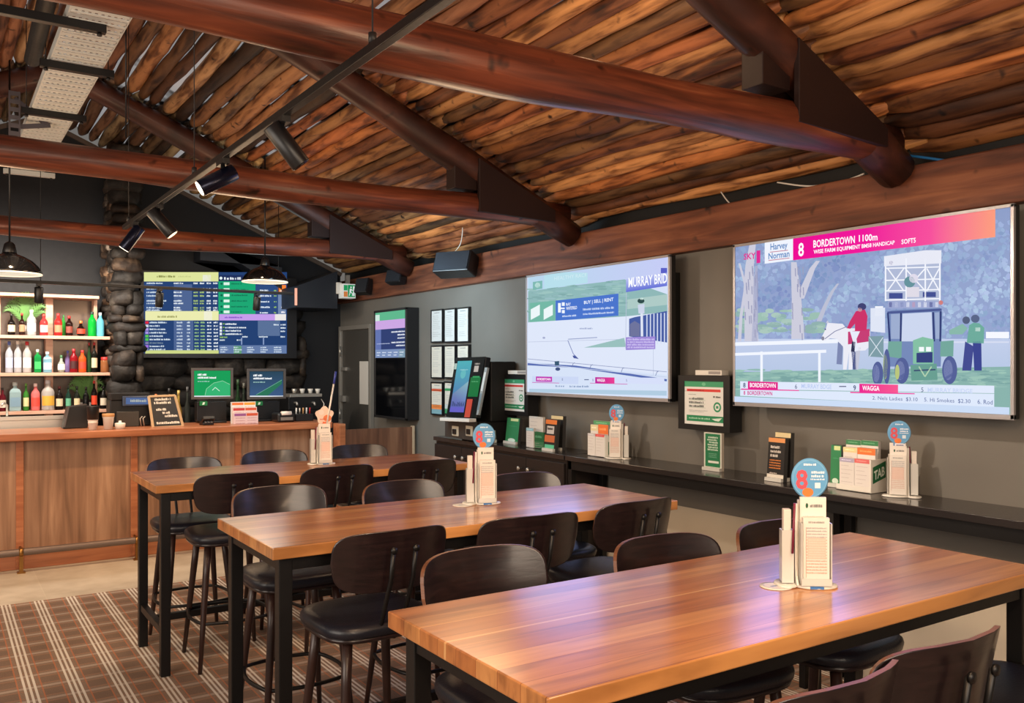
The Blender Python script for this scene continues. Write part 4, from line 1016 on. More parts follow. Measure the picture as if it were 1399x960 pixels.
def bottle(cx, topv, wpx, shelf, body, lab, cap, style, label):
    base_v = (458, 508, 560)[shelf]; u = cx/4.0; yy = YS+.08 if style != 'back' else YS+.2
    z0 = SZ[shelf]; pt = PY(u, 380+topv/4.0, yy); h = max(.1, pt.z-z0-.001)
    w = wpx/4.0; r = abs(PY(u+w/2, 450, yy).x-PY(u-w/2, 450, yy).x)/2*.93; x = pt.x
    t = thing('bottle', label, 'bottle', (x, yy, z0+.001), 0, 'bottles on the back bar shelves')
    gm = glass('glass_%d_%d_%d' % body, body, .06, .6 if sum(body) > 560 else .3)
    c = Vector((x, yy, z0+.001)); b = MB()
    if style == 'jar':
        prof = [(r*.9, 0), (r, .01), (r, h*.75), (r*.8, h*.82)]; nk = r*.8
    elif style == 'square':
        prof = [(r*.95, 0), (r, .008), (r, h*.66), (r*.8, h*.74), (r*.34, h*.8), (r*.32, h*.9)]; nk = r*.34
    elif style == 'wine':
        prof = [(r*.95, 0), (r, .01), (r, h*.56), (r*.75, h*.66), (r*.36, h*.74), (r*.32, h*.92)]; nk = r*.34
    elif style == 'round':
        prof = [(r*.5, 0), (r*.9, h*.12), (r, h*.32), (r*.85, h*.52), (r*.4, h*.66), (r*.3, h*.86)]; nk = r*.32
    else:
        prof = [(r*.95, 0), (r, .01), (r, h*.6), (r*.85, h*.68), (r*.42, h*.78), (r*.34, h*.9)]; nk = r*.36
    b.lathe(prof, c, 4 if style == 'square' else 16, smooth=style != 'square', R=Matrix.Rotation(PI/4, 3, 'Z') if style == 'square' else None, sx=1.25 if style == 'square' else 1, sy=1.25 if style == 'square' else 1)
    b.build('glass_body', gm, t, bevel=.003 if style == 'square' else 0)
    b = MB(); zt_ = prof[-1][1]; b.lathe([(nk*1.1, zt_-.005), (nk*1.15, zt_), (nk*1.15, h-.002), (nk*.9, h)], c, 12); b.build('cap', P('cap_%d' % cap[0], cap, .4), t)
    if lab:
        b = MB(); zc = h*.16; z1 = h*.48; q = 1.03; n = 10
        if style == 'square': b.box(x-r*.8, x+r*.8, yy-r*.92, yy-r*.885, z0+zc, z0+z1)
        else:
            pts = [(math.sin(a)*r*q, -math.cos(a)*r*q) for a in [(-1.1+2.2*i/n) for i in range(n+1)]]
            vs = [c+Vector((px, py, zc)) for px, py in pts]+[c+Vector((px, py, z1)) for px, py in pts]
            b.add(vs, [(i, i+1, n+2+i, n+1+i) for i in range(n)], 0, None, True)
        b.build('label', P('label_%d_%d' % (lab[0], lab[2]), lab, .5), t)
W_ = (225, 222, 215); CR = (214, 196, 160); DK = (22, 20, 20)
top = [(15, 0, 0)]
BT = [
 # top shelf
 (62, 195, 46, 0, (24, 20, 18), CR, DK, 'wine', 'black bottle with a cream label, leftmost on the top bar shelf'),
 (120, 190, 36, 0, (46, 26, 22), (150, 120, 90), (180, 30, 30), 'wine', 'slim dark brown bottle with red cap on the top bar shelf'),
 (172, 172, 56, 0, (214, 220, 224), (190, 196, 200), (190, 190, 190), 'std', 'clear silver-labelled bottle on the top bar shelf among the fern fronds'),
 (240, 195, 48, 0, (208, 60, 62), W_, (200, 60, 50), 'std', 'red bottle with a white label left of the upper middle shelf post'),
 (318, 192, 48, 0, (206, 44, 44), (220, 120, 90), (190, 40, 40), 'std', 'bright red bottle right of the upper middle shelf post'),
 (347, 200, 26, 0, (60, 170, 70), None, (40, 120, 60), 'back', 'slim green bottle tucked behind the bright red one on the top bar shelf'),
 (378, 206, 44, 0, (40, 20, 18), (120, 60, 50), (170, 30, 30), 'std', 'dark red-capped bottle in the middle of the top bar shelf'),
 (442, 232, 54, 0, (34, 18, 16), (190, 60, 40), (200, 110, 50), 'round', 'squat round dark bottle with an orange cap on the top bar shelf'),
 (503, 182, 50, 0, (20, 170, 60), None, (20, 50, 40), 'std', 'bright green bottle near the right end of the top bar shelf'),
 (548, 188, 46, 0, (110, 200, 226), None, (200, 220, 230), 'std', 'pale blue bottle, last on the right of the top bar shelf'),
 # middle shelf
 (50, 345, 46, 1, (216, 224, 236), (160, 176, 210), (80, 100, 170), 'std', 'clear bottle with a blue cap, leftmost on the middle bar shelf'),
 (97, 342, 46, 1, (222, 226, 232), (196, 200, 210), W_, 'std', 'clear bottle with a white cap, second on the middle bar shelf'),
 (148, 346, 52, 1, (226, 222, 222), (220, 220, 220), (190, 40, 50), 'std', 'clear bottle with a red cap on the middle bar shelf'),
 (205, 388, 46, 1, (30, 140, 70), (50, 170, 90), (200, 210, 200), 'square', 'square green bottle on the middle bar shelf'),
 (258, 402, 56, 1, (150, 206, 230), (190, 220, 236), (200, 214, 226), 'square', 'square pale blue bottle on the middle bar shelf'),
 (335, 420, 46, 1, (208, 222, 214), W_, (60, 110, 70), 'round', 'round clear bottle right of the middle shelf post'),
 (370, 395, 34, 1, (150, 130, 190), None, (90, 100, 190), 'back', 'violet bottle half hidden at the back of the middle bar shelf'),
 (403, 385, 48, 1, (140, 24, 32), (60, 20, 24), (170, 40, 50), 'std', 'dark red bottle on the middle bar shelf'),
 (450, 392, 48, 1, (214, 92, 40), (180, 60, 40), (180, 40, 40), 'std', 'orange bottle on the middle bar shelf'),
 (487, 352, 24, 1, (40, 70, 40), None, (170, 30, 40), 'wine', 'slim dark green bottle with red cap on the middle bar shelf'),
 (515, 350, 38, 1, (24, 26, 22), CR, (160, 30, 36), 'wine', 'dark bottle with a cream label and red foil on the middle bar shelf'),
 (573, 430, 52, 1, (150, 96, 60), None, (170, 40, 36), 'jar', 'brown jar with a red lid at the right end of the middle bar shelf'),
 # bottom shelf
 (14, 598, 44, 2, (90, 18, 30), (206, 196, 180), DK, 'wine', 'wine-red bottle with a pale label, leftmost on the bottom bar shelf'),
 (82, 568, 76, 2, (190, 222, 228), (110, 140, 160), (180, 190, 190), 'square', 'large square pale teal bottle on the bottom bar shelf'),
 (142, 574, 36, 2, (60, 130, 50), (210, 200, 150), (90, 140, 50), 'wine', 'slim green bottle with a cream label on the bottom bar shelf'),
 (194, 574, 54, 2, (224, 120, 120), (224, 70, 60), (230, 200, 200), 'std', 'pink-red bottle on the bottom bar shelf'),
 (262, 556, 78, 2, (222, 220, 216), (206, 160, 60), (190, 190, 196), 'std', 'large clear bottle with a gold label on the bottom bar shelf'),
 (324, 590, 44, 2, (26, 18, 18), (206, 190, 160), (90, 20, 26), 'wine', 'dark bottle with a cream label beside the lower shelf post'),
 (373, 588, 34, 2, (30, 60, 50), (90, 160, 130), (30, 40, 40), 'wine', 'dark bottle with a teal label on the bottom bar shelf'),
 (420, 590, 38, 2, (30, 34, 28), (200, 186, 150), (30, 30, 30), 'wine', 'dark bottle with a beige label in front of the lower fern'),
 (470, 592, 38, 2, (18, 18, 18), None, (30, 30, 30), 'wine', 'plain black bottle in front of the lower fern'),
 (514, 560, 36, 2, (20, 14, 14), (200, 60, 30), (190, 36, 30), 'wine', 'black bottle with red neck and orange-red label on the bottom bar shelf'),
 (565, 590, 42, 2, (22, 20, 20), (200, 190, 170), DK, 'wine', 'black bottle with a pale label, last on the right of the bottom bar shelf'),
]
for a in BT: bottle(*a)
def fern(u0, u1, v0, v1, yy, lab, seed, n=11):
    rng = random.Random(seed); base = PY((u0+u1)/2, v1, yy); tp = PY((u0+u1)/2, v0, yy); hh = tp.z-base.z; ww = PY(u1, v1, yy).x-PY(u0, v1, yy).x
    t = thing('potted_fern', lab, 'plant', base, 0, None)
    b = MB(); b.lathe([(.045, 0), (.06, .08), (.055, .08), (.04, .07)], base, 16); b.build('pot', M['white'], t)
    b = MB()
    for i in range(n):
        a = PI*(i+.5)/n+rng.uniform(-.1, .1); L = 1
        ex, ez = math.cos(a)*ww/2, hh*(.55+.45*math.sin(a)); dy = rng.uniform(-.1, .02)
        st = base+Vector((0, 0, .07)); m = 12; prev = None
        for k in range(1, m+1):
            q = k/m; c = st+Vector((ex*q, dy*q, (ez-.07)*math.sin(q*PI*.62)/math.sin(PI*.62)*(1-.12*q*q)))
            if prev is not None:
                d = (c-prev).normalized(); sd = d.cross(Vector((0, -1, 0))).normalized(); lw = .035*math.sin(PI*min(1, q*.9+.1))+.008
                for s in (-1, 1):
                    tip = c+sd*s*lw+d*.03; v = rng.uniform(.8, 1.25)
                    b.add([prev, c, tip], [(0, 1, 2)], 0, None); 
            prev = c
    b.build('fronds', M['leaf'], t)
fern(6, 64, 402, 456, 9.68, 'green fern behind the bottles at the left of the top bar shelf', 3, 11)
fern(92, 142, 510, 560, 9.7, 'green fern behind the dark bottles on the bottom bar shelf', 4, 11)

# ------------------------------------------------ things on the bar and behind it
def bar_box(mb, u0, u1, v0, v1, Y, d, mi=0, col=None, zbase=None):
    um = (u0+u1)/2; a = PY(u0, v1, Y); c = PY(u1, v0, Y)
    mb.box(a.x, c.x, Y, Y+d, (PY(um, v1, Y).z if zbase is None else zbase), PY(um, v0, Y).z, mi, col)
def artpy(u, v, Y): return None
Z = ZT+.001
def monitor(u0, u1, v0, v1, col, lab, mode):
    Y = 8.62; t = thing('till_screen', lab, 'till', (PY((u0+u1)/2, 540, Y).x, Y, Z), 0, 'till terminals on the bar')
    c0, c1 = PY(u0, v1, Y), PY(u1, v0, Y)
    b = MB(); b.box(c0.x, c1.x, Y, Y+.035, c0.z, c1.z); b.build('housing', M['black'], t, bevel=.004)
    xm = (c0.x+c1.x)/2; w_ = .02
    b = MB(); b.box(c0.x-.004, c1.x+.004, Y-.004, Y+.01, c1.z-w_, c1.z+.004); b.box(c0.x-.004, c1.x+.004, Y-.004, Y+.01, c0.z-.004, c0.z+w_); b.box(c0.x-.004, c0.x+w_, Y-.004, Y+.01, c0.z+w_, c1.z-w_); b.box(c1.x-w_, c1.x+.004, Y-.004, Y+.01, c0.z+w_, c1.z-w_); b.build('bezel', M['till_case'], t, bevel=.002)
    b = MB(); b.box(xm-.03, xm+.03, Y+.035, Y+.08, ZT+.02, c0.z+.1); b.box(xm-.12, xm+.12, Y-.06, Y+.16, Z, Z+.02); b.box(xm-.14, xm+.14, Y+.02, Y+.12, Z+.02, c0.z-.03); b.build('pedestal', M['black'], t, bevel=.004)
    A = Art(pix('y', Y-.0008), NB, .0006); q = 3.2; rg = random.Random(3)
    if mode == 0: A.rect(u0+q, v0+q, u1-q, v1-q, (24, 150, 84)); A.up()
    else: A.rect(u0+q, v0+q, u1-q, v1-q, [(60, 88, 128), (60, 88, 128), (40, 66, 84), (40, 66, 84)]); A.up()
    pts = [(u0+18, v1-5), (u0+20, v1-14), (u0+30, v1-22), (u0+42, v1-25), (u1-4, v1-20), (u1-4, v1-5)]
    if mode == 0: A.poly(pts, (52, 172, 110)); A.up(); A.line([(u0+28, v1-12), (u0+32, v1-16), (u0+38, v1-11)], .8, (210, 240, 220)); A.line(pts[:5], .5, (160, 220, 180))
    else: A.poly([(u0+10, v1-5), (u1-5, v0+14), (u1-5, v0+20), (u0+28, v1-5)], (44, 110, 84)); A.up(); A.line([(u0+12, v1-6), (u1-5, v0+15)], .5, (120, 170, 160))
    A.up(); A.scrib(u0+8, v0+7, u0+20, v0+10, (240, 244, 246), rg); A.scrib(u0+8, v0+11.5, u0+34, v0+14, (240, 244, 246), rg); A.scrib(u0+8, v0+17, u0+24, v0+18.5, (160, 200, 190), rg)
    A.rect(u0+q, v1-q-1.4, u1-q, v1-q, (226, 230, 236)); A.up()
    merge_art(A, 'picture', M['screen'], t)
    b = MB(); g = PY(u0+16, v1+6, Y-.0); b.box(g.x-.035, g.x+.035, Y-.004, Y+.03, g.z-.02, g.z+.022, 0, (16, 120, 66))
    A = Art(lambda a, c: Vector((g.x+a, Y-.0045, g.z-c)), NB, .0006); A.poly([(-.014, .012), (.006, .012), (.014, -.012), (-.006, -.012)], (220, 240, 226)); b.art(A); b.build('green_badge', M['print'], t)
monitor(262, 318, 503, 545, None, 'till screen glowing bright green on the bar counter', 0)
monitor(338, 390, 504, 545, None, 'till screen glowing dark blue on the bar counter', 1)
def simple(name, lab, cat, u, Y, fn, z=None, group=None):
    p = PY(u, 570, Y); t = thing(name, lab, cat, (p.x, Y, Z if z is None else z), 0, group); fn(t, p.x, Y, Z if z is None else z); return t
def reader(t, x, y, z):
    b = MB(); R = Matrix.Rotation(-.5, 3, 'X'); b.obox((x, y, z+.035), (.11, .16, .035), R); b.box(x-.05, x+.05, y-.05, y+.06, z, z+.03); b.build('body', M['black'], t, bevel=.008)
    b = MB(); b.obox((x, y+.02, z+.062), (.07, .06, .004), R); b.build('display', P('grey_lcd', (96, 100, 100), .2), t)
    b = MB()
    for i in range(4):
        for j in range(3): b.obox((x-.027+j*.027, y-.055+i*.016, z+.014+i*.0088+.012), (.018, .01, .006), R)
    b.build('keypad', P('grey_keys', (110, 110, 112), .5), t)
simple('card_reader', 'black card reader on the bar in front of the green till screen', 'card reader', 283, 8.36, reader)
def printer(t, x, y, z):
    b = MB(); b.box(x-.09, x+.09, y-.1, y+.1, z, z+.09); b.build('body', M['black'], t, bevel=.02, segs=3)
    b = MB(); b.tube([(x-.05, y-.085, z+.085), (x+.05, y-.085, z+.085)], .022, 14); b.build('paper_roll', M['paper'], t)
    b = MB(); b.box(x-.06, x+.06, y-.108, y-.1, z+.02, z+.05); b.build('front_tray', P('grey_tray', (120, 116, 110), .4), t)
simple('receipt_printer', 'small black receipt printer on the bar, right of the slip rack between the tills', 'printer', 387, 8.42, printer)
def sliprack(t, x, y, z):
    cols = [((222, 226, 226), (224, 120, 60)), ((226, 210, 206), (190, 60, 60)), ((220, 200, 204), (150, 90, 150))]
    for i, (c, hcol) in enumerate(cols[:3]):
        b = MB(); yy = y+.05-i*.04; zt_ = z+.205-i*.05; b.box(x-.115, x+.115, yy, yy+.03, z+.0, zt_, 0, c)
        A = Art(lambda a, c_: Vector((x+a, yy-.0005, zt_-c_)), NB, .0005); rg = random.Random(i)
        A.rect(-.11, .006, -.002, .03, hcol); A.rect(.004, .006, .11, .03, (206, 90, 60) if i else (230, 160, 60)); A.up()
        for k in range(4): A.scrib(-.1, .045+k*.025, -.01, .053+k*.025, (190, 150, 160), rg); A.scrib(.012, .045+k*.025, .1, .053+k*.025, (190, 150, 160), rg)
        b.art(A); b.build('slip_row', M['print'], t)
simple('slip_rack', 'pink and white slip rack standing on the bar between the two tills', 'slip rack', 335, 8.35, sliprack)
# letter board on easel
def letterboard(t, x, y, z):
    A0, A1, A2, A3 = PY(203, 541.5, y+.06), PY(239, 540, y+.06), PY(250, 582, y-.0), PY(209, 584, y-.0)
    n = (A1-A0).cross(A3-A0).normalized(); n = n if n.y < 0 else -n
    f = lambda a, c: A0.lerp(A1, a).lerp(A3.lerp(A2, a), c)
    A = Art(f, n, .0015); rg = random.Random(8)
    for i, (s, a0, a1) in enumerate((('MAKE IT', .2, .8), ('YOUR DAY', .16, .78), ('', 0, 0), ('ORDER', .2, .55), ('YOUR', .4, .66), ('COFFEE', .46, .9), ('', 0, 0), ('AND SOMETHING', .14, .92))):
        if s: A.scrib(a0, .07+i*.108, a1, .145+i*.108, (228, 224, 214), rg)
    b = MB(); b.art(A); b.m = [1]*len(b.m); b.prism([A0, A1, A2, A3], -n*.012, 0, (20, 20, 22)); b.build('felt_board', [M['black'], M['print']], t)
    b = MB()
    for p, q in ((A0, A1), (A1, A2), (A2, A3), (A3, A0)): b.bar(p+n*.002, q+n*.002, .018, .018)
    b.build('frame', M['cream'], t, bevel=.002)
    b = MB(); m = (A0+A1)/2; b.bar(m, (m.x, m.y+.12, z), .012, .012); b.build('easel_leg', M['cream'], t)
simple('letter_board', 'black letter board in a pale wood frame leaning on the bar', 'sign', 228, 8.42, letterboard)
# cups
def cupstack(t, x, y, z):
    b = MB(); b.lathe([(.032, 0), (.04, .06), (.043, .062), (.038, .066), (.042, .085), (.045, .087)], (x, y, z), 20); b.build('paper_cup', M['white'], t)
    b = MB(); b.lathe([(.043, .088), (.046, .09), (.05, .2), (.05, .205), (.0, .205)], (x, y, z), 20); b.build('lid_stack', M['black'], t)
simple('cup_stack', 'white paper cups with a tall black sleeve of lids on the bar', 'cups', 127, 8.3, cupstack)
def cupstack2(t, x, y, z):
    b = MB(); b.lathe([(.036, 0), (.045, .10), (.048, .103), (.048, .108), (.0, .108)], (x, y, z), 20); b.build('paper_cup', M['white'], t)
    b = MB(); b.lathe([(.049, .1085), (.05, .112), (.05, .135), (.0, .137)], (x, y, z), 20); b.build('rim', M['cork'], t)
simple('cup_stack', 'white paper cups topped with a tan rim on the bar', 'cups', 148, 8.3, cupstack2)
def smallcup(t, x, y, z):
    b = MB(); b.lathe([(.04, 0), (.045, .045), (.04, .05), (.012, .055), (.012, .07), (0, .072)], (x, y, z), 20); b.build('bowl', M['white'], t)
simple('sugar_bowl', 'small white lidded bowl on the bar beside the paper cups', 'bowl', 164, 8.3, smallcup)
# black slanted terminal
Y = 8.55
t = thing('slanted_terminal', 'black slanted terminal on the bar left of the paper cups', 'terminal', (PY(103, 580, Y).x, Y, Z))
b = MB(); q = [PY(86, 588, Y), PY(93, 556, Y), PY(120, 552, Y), PY(120, 588, Y)]
for w in (0, 3): q[w].z = Z
b.prism(q, (0, .16, 0)); b.build('body', M['black'], t, bevel=.006)
b = MB(); b.bar(PY(88, 583, Y-.01), PY(94, 556, Y-.01), .01, .02); b.build('edge_trim', P('grey_plastic', (90, 90, 92), .4), t)
# tall black coffee grinder / pos back unit with blue display
Y = 8.6; t = thing('cash_register', 'bulky black register with a small blue customer display on the bar', 'register', (PY(178, 580, Y).x, Y, Z))
b = MB(); bar_box(b, 150, 206, 546, 585, Y, .2, zbase=Z); b.build('body', M['black'], t, bevel=.008)
b = MB(); bar_box(b, 152, 205, 537, 546, Y-.02, .2); b.build('hood', M['duct'], t, bevel=.004)
b = MB(); bar_box(b, 168, 208, 541, 554, Y-.06, .04); b.build('customer_display', P('blue_grey_case', (60, 74, 100), .35), t, bevel=.004)
A = Art(pix('y', Y-.0605), NB, .0006); A.rect(172, 543, 204, 552, (90, 116, 168)); A.up(); A.scrib(178, 545.5, 200, 549, (190, 196, 190), random.Random(1)); merge_art(A, 'display_text', M['screen_dim'], t)
b = MB(); bar_box(b, 160, 190, 562, 584, Y-.07, .06, zbase=Z); b.build('grey_base', P('charcoal_box', (62, 60, 56), .5), t, bevel=.004)
b = MB()
for u in (193, 197): a = PY(u, 570, Y-.08); b.tube([(a.x, Y-.08, Z), (a.x-.01, Y-.08, Z+.07), (a.x+.01, Y-.08, Z+.09)], .006, 8)
b.build('chrome_hook', M['steel'], t)
# bottles/tubs at the back of the bar, between register and tills
for i, (u, v0, w, c, cap, lab) in enumerate(((213, 538, 8, (150, 100, 60), (190, 110, 60), 'amber bottle behind the letter board'), (231, 530, 9, (60, 46, 34), (40, 40, 40), 'dark bottle behind the letter board, left of the gold one'), (244, 533, 9, (170, 140, 70), (210, 180, 100), 'gold-topped bottle behind the letter board'), (256, 528, 8, (56, 60, 56), (90, 90, 90), 'grey bottle at the left edge of the green till'), (325, 518, 9, (40, 70, 44), (60, 90, 60), 'green bottle standing between the two tills'), (333, 523, 8, (50, 60, 50), (120, 120, 110), 'dark short bottle standing between the two tills'))):
    yy = 9.35; zb = .921; p = PY(u, v0, yy); r = (PY(u+w/2, v0, yy).x-PY(u-w/2, v0, yy).x)/2; hh = p.z-zb
    t = thing('bottle', lab, 'bottle', (p.x, yy, zb), 0, 'bottles along the back bench'); b = MB(); b.lathe([(r, 0), (r*1.05, .01), (r*1.05, hh*.6), (r*.4, hh*.75), (r*.36, hh*.9)], (p.x, yy, zb), 14); b.build('glass_body', glass('bench_glass_%d' % i, c, .1, .2), t)
    b = MB(); b.lathe([(r*.42, hh*.9), (r*.42, hh), (0, hh)], (p.x, yy, zb), 12); b.build('cap', P('bench_cap_%d' % i, cap, .4), t)
# coffee machine
Y = 9.2; t = thing('coffee_machine', 'dark coffee machine with small chrome fittings at the right end behind the bar', 'coffee machine', (PY(416, 560, Y).x, Y, .921))
b = MB(); bar_box(b, 394, 442, 542, 560, Y, .3); b.build('body', M['black'], t, bevel=.01)
b = MB(); bar_box(b, 396, 440, 560, 572, Y-.05, .35, zbase=.921); b.build('drip_tray', M['darkmetal'], t, bevel=.01)
b = MB(); bar_box(b, 396, 440, 538, 542, Y, .28); b.build('cup_rail', M['steel'], t, bevel=.002)
for u in (402, 413, 424, 434):
    b = MB(); p = PY(u, 537, Y+.1); c = (p.x, Y+.1, PY(u, 538, Y).z+.004); b.lathe([(.018, 0), (.03, .05), (.027, .05), (.012, .01)], c, 12); b.build('cup', M['white'] if u > 410 else M['steel'], t)
for u in (404, 428):
    b = MB(); p = PY(u, 550, Y-.03); b.tube([(p.x, Y, p.z), (p.x, Y-.07, p.z), (p.x, Y-.08, p.z-.03)], .012, 8); b.build('group_head', M['steel'], t)
b = MB(); p = PY(439, 545, Y-.02); b.tube([p, (p.x+.02, Y-.05, p.z-.05), (p.x+.0, Y-.06, p.z-.13)], .006, 8); b.build('steam_wand', M['steel'], t)
# little dark items right part of bar
def caddy(t, x, y, z):
    b = MB(); b.box(x-.09, x+.09, y-.05, y+.05, z, z+.07); b.build('tray', M['duct'], t, bevel=.006)
    for k in range(5):
        b = MB(); xx = x-.07+k*.035; b.tube([(xx, y, z+.07), (xx+.004, y+.005, z+.13)], .008, 8); b.build('packet', [M['white'], M['steel'], M['cork'], M['white'], M['red']][k], t)
simple('condiment_tray', 'black tray of small packets at the right end of the bar', 'tray', 414, 8.45, caddy)
# ================================================================ TV WALL: LEDGE, CABINET AND EVERYTHING ON IT
XF_ = 3.755
def yx(u, X): return PX(u, 500, X).y
# ---- long ledge in sections on black legs
def ledge(y0, y1, lab):
    t = thing('wall_ledge', lab, 'ledge', (3.94, (y0+y1)/2, 0), 0, 'black wall ledges')
    b = MB(); b.box(XF_, 4.115, y0, y1, 1.012, 1.048); b.build('ledge_top', M['ledge'], t, bevel=.003)
    b = MB(); b.box(XF_+.02, XF_+.04, y0+.01, y1-.01, .95, 1.011); b.build('fascia', M['darkmetal'], t)
    for y in (y0+.03, y1-.03):
        b = MB(); b.box(XF_+.02, XF_+.06, y-.02, y+.02, 0.009, 1.011); b.box(4.06, 4.10, y-.02, y+.02, 0.009, 1.011); b.box(XF_+.06, 4.06, y-.015, y+.015, .94, 1.0); b.build('leg_frame', M['darkmetal'], t, bevel=.002)
    return t
ym = yx(1100, XF_)
ledge(ym+.005, 4.985, 'black veneer wall ledge section under the left big screen, next to the cabinets')
ledge(.4, ym-.005, 'black veneer wall ledge section under the right big screen')
# ---- cabinets
ya = yx(592, XF_); yb = 5.0; n = 2; wd = (ya-yb)/n
for i in range(n):
    y1 = ya-i*wd; y0 = y1-wd
    t = thing('cabinet', ('black-brown two-door cabinet under the betting kiosk', 'black-brown two-door cabinet between the kiosk and the open ledge')[i], 'cabinet', (3.94, (y0+y1)/2, 0), 0, 'black cabinets along the wall')
    b = MB(); b.box(XF_+.03, 4.115, y0+.002, y1-.002, .009, 1.012); b.build('carcass', M['cabinet'], t, bevel=.002)
    for k, (p, q) in enumerate(((y0+.01, (y0+y1)/2-.003), ((y0+y1)/2+.003, y1-.01))):
        b = MB(); b.box(XF_+.008, XF_+.03, p, q, .08, .985); dr = b.build('door', M['cabinet'], t, bevel=.002)
        yk = q-.06 if k == 0 else p+.06; zk = .90
        b = MB(); R = Matrix.Rotation(-PI/2, 3, 'Y'); b.lathe([(.006, 0), (.006, .02), (.016, .024), (.018, .032), (.01, .038), (0, .039)], (XF_+.008, yk, zk), 14, R=R)
        b.build('knob', M['steel'], dr)
        b = MB(); b.box(XF_+.003, XF_+.008, yk-.004, yk+.004, zk-.07, zk-.04); b.build('key', M['steel'], dr)
b = MB(); b.box(XF_, 4.115, yb+.0, ya, 1.013, 1.049)
o = b.build('cabinet_worktop', M['ledge'], bevel=.003, origin=(3.94, 6, 1.013)); tag(o, 'black veneer worktop over the two-door cabinets', 'worktop')
ZL = 1.0495

# ---- kiosk
X0, X1 = 3.70, 3.80
tl, tr_, br_, bl = PX(622.5, 488.5, X1), PX(664, 487, X1), PX(650, 570.5, X0), PX(609.7, 569, X0)
t = thing('betting_kiosk', 'black tilted touch-screen kiosk standing on the cabinet worktop', 'kiosk', (3.9, (bl.y+br_.y)/2, ZL))
n = (br_-bl).cross(tl-bl).normalized(); n = n if n.x < 0 else -n
b = MB(); b.prism([tl, tr_, br_, bl], -n*.05); b.build('screen_housing', M['black'], t, bevel=.006)
f = lambda a, c: tl.lerp(tr_, a).lerp(bl.lerp(br_, a), c)
A = Art(f, n, .0008); rg = random.Random(6)
A.rect(.0, 0, 1, 1, (18, 18, 20)); A.up()
A.rect(.1, .06, .58, .92, [(90, 100, 190), (90, 100, 190), (84, 190, 200), (84, 190, 200)]); A.up()
A.poly([(.1, .62), (.1, .92), (.58, .92), (.58, .40)], [(120, 140, 190), (96, 96, 200), (96, 96, 200), (150, 200, 210)]); A.up()
for k in range(12): a = .14+k*.036; h = rg.uniform(.03, .09); A.rect(a, .82-h, a+.018, .82, (40, 60, 90))
A.rect(.1, .84, .58, .92, (110, 104, 214)); A.circ(.36, .28, .09, .08, (110, 200, 206), 16); A.up(); A.scrib(.24, .2, .5, .22, (160, 220, 226), rg); A.rect(.02, .1, .1, .2, (190, 216, 206))
A.rect(.64, .04, .98, .3, (24, 24, 24)); A.up(); A.scrib(.7, .1, .86, .13, (200, 190, 180), rg); A.rect(.7, .15, .84, .25, (210, 200, 190)); A.rect(.64, .34, .96, .66, (24, 124, 64)); A.up(); A.scrib(.68, .4, .9, .42, (90, 180, 120), rg)
A.rect(.64, .7, .82, 1.0, (216, 84, 66)); A.rect(.7, .32, .92, .345, (60, 170, 100))
merge_art(A, 'screen_picture', M['screen_dim'], t)
b = MB(); ym_ = (bl.y+br_.y)/2; b.box(X0+.06, 4.10, ym_-.2, ym_+.1, ZL, 1.22); b.box(X1+.05, 4.1, ym_-.24, ym_+.2, 1.22, 1.72); b.build('pedestal', M['duct'], t, bevel=.01)
b = MB(); b.bar(bl+Vector((-.03, 0, -.02)), br_+Vector((-.03, 0, -.02)), .07, .028); b.build('ticket_shelf', M['white'], t, bevel=.003)
b = MB(); q0 = f(1.03, .25); q1 = f(1.0, 1.0)
b.prism([f(1.02, .18)+n*-.0, f(1.10, .18), f(1.06, .95), f(.98, .95)], -n*.02, 0, (150, 158, 160)); A = Art(lambda a, c: f(1.02+.08*a-.04*c, .18+.77*c), n, .001); A.rect(.15, .1, .9, .5, (206, 212, 210)); A.rect(.15, .55, .9, .9, (110, 130, 140)); b.art(A); b.build('side_leaflets', M['print'], t)
# sockets panel under the kiosk
b = MB(); t = thing('socket_panel', 'grey power socket plate on the wall beneath the kiosk', 'socket', (4.1, PX(630, 588, 3.95).y, 1.12))
ya_, yb_ = yx(608, 3.72), yx(648, 3.72); za, zb_ = PX(628, 599, 3.72).z, PX(628, 574, 3.72).z
b.box(3.72, 3.75, yb_, ya_, max(za, ZL), zb_); b.build('back_plate', P('dark_taupe_plate', (58, 52, 48), .5), t)
for u in (622, 641):
    p = PX(u, 589, 3.715); b = MB(); b.box(3.712, 3.72, p.y-.055, p.y+.055, p.z-.04, p.z+.045); b.build('socket', P('socket_cream', (196, 188, 170), .4), t, bevel=.004)
    b = MB(); b.box(3.70, 3.712, p.y-.025, p.y+.03, p.z-.025, p.z+.02); b.build('plug', M['black'], t, bevel=.004)
# chrome napkin thing right of the blue disc
b = MB(); p = PX(674, 592, 3.85); t = thing('bottle_opener', 'small chrome wall fitting on the worktop right of the kiosk', 'fitting', (3.85, p.y, ZL))
b.box(3.84, 3.86, p.y-.04, p.y+.04, ZL, ZL+.03); b.build('base', M['steel'], t, bevel=.003)
b = MB(); b.tube([(3.85, p.y-.03, ZL+.03), (3.85, p.y-.02, ZL+.1), (3.85, p.y+.02, ZL+.1), (3.85, p.y+.03, ZL+.03)], .008, 8); b.build('loop', M['steel'], t)
b = MB(); yq0, yq1 = yx(689, 4.05), yx(662, 4.05); t = None
b.box(3.98, 4.118, yq0, yq1, ZL, PX(675, 500, 4.0).z); o = b.build('black_wall_box', M['duct'], bevel=.01, origin=(4.05, (yq0+yq1)/2, ZL)); tag(o, 'tall matt black box against the wall between kiosk and framed notice', 'box')

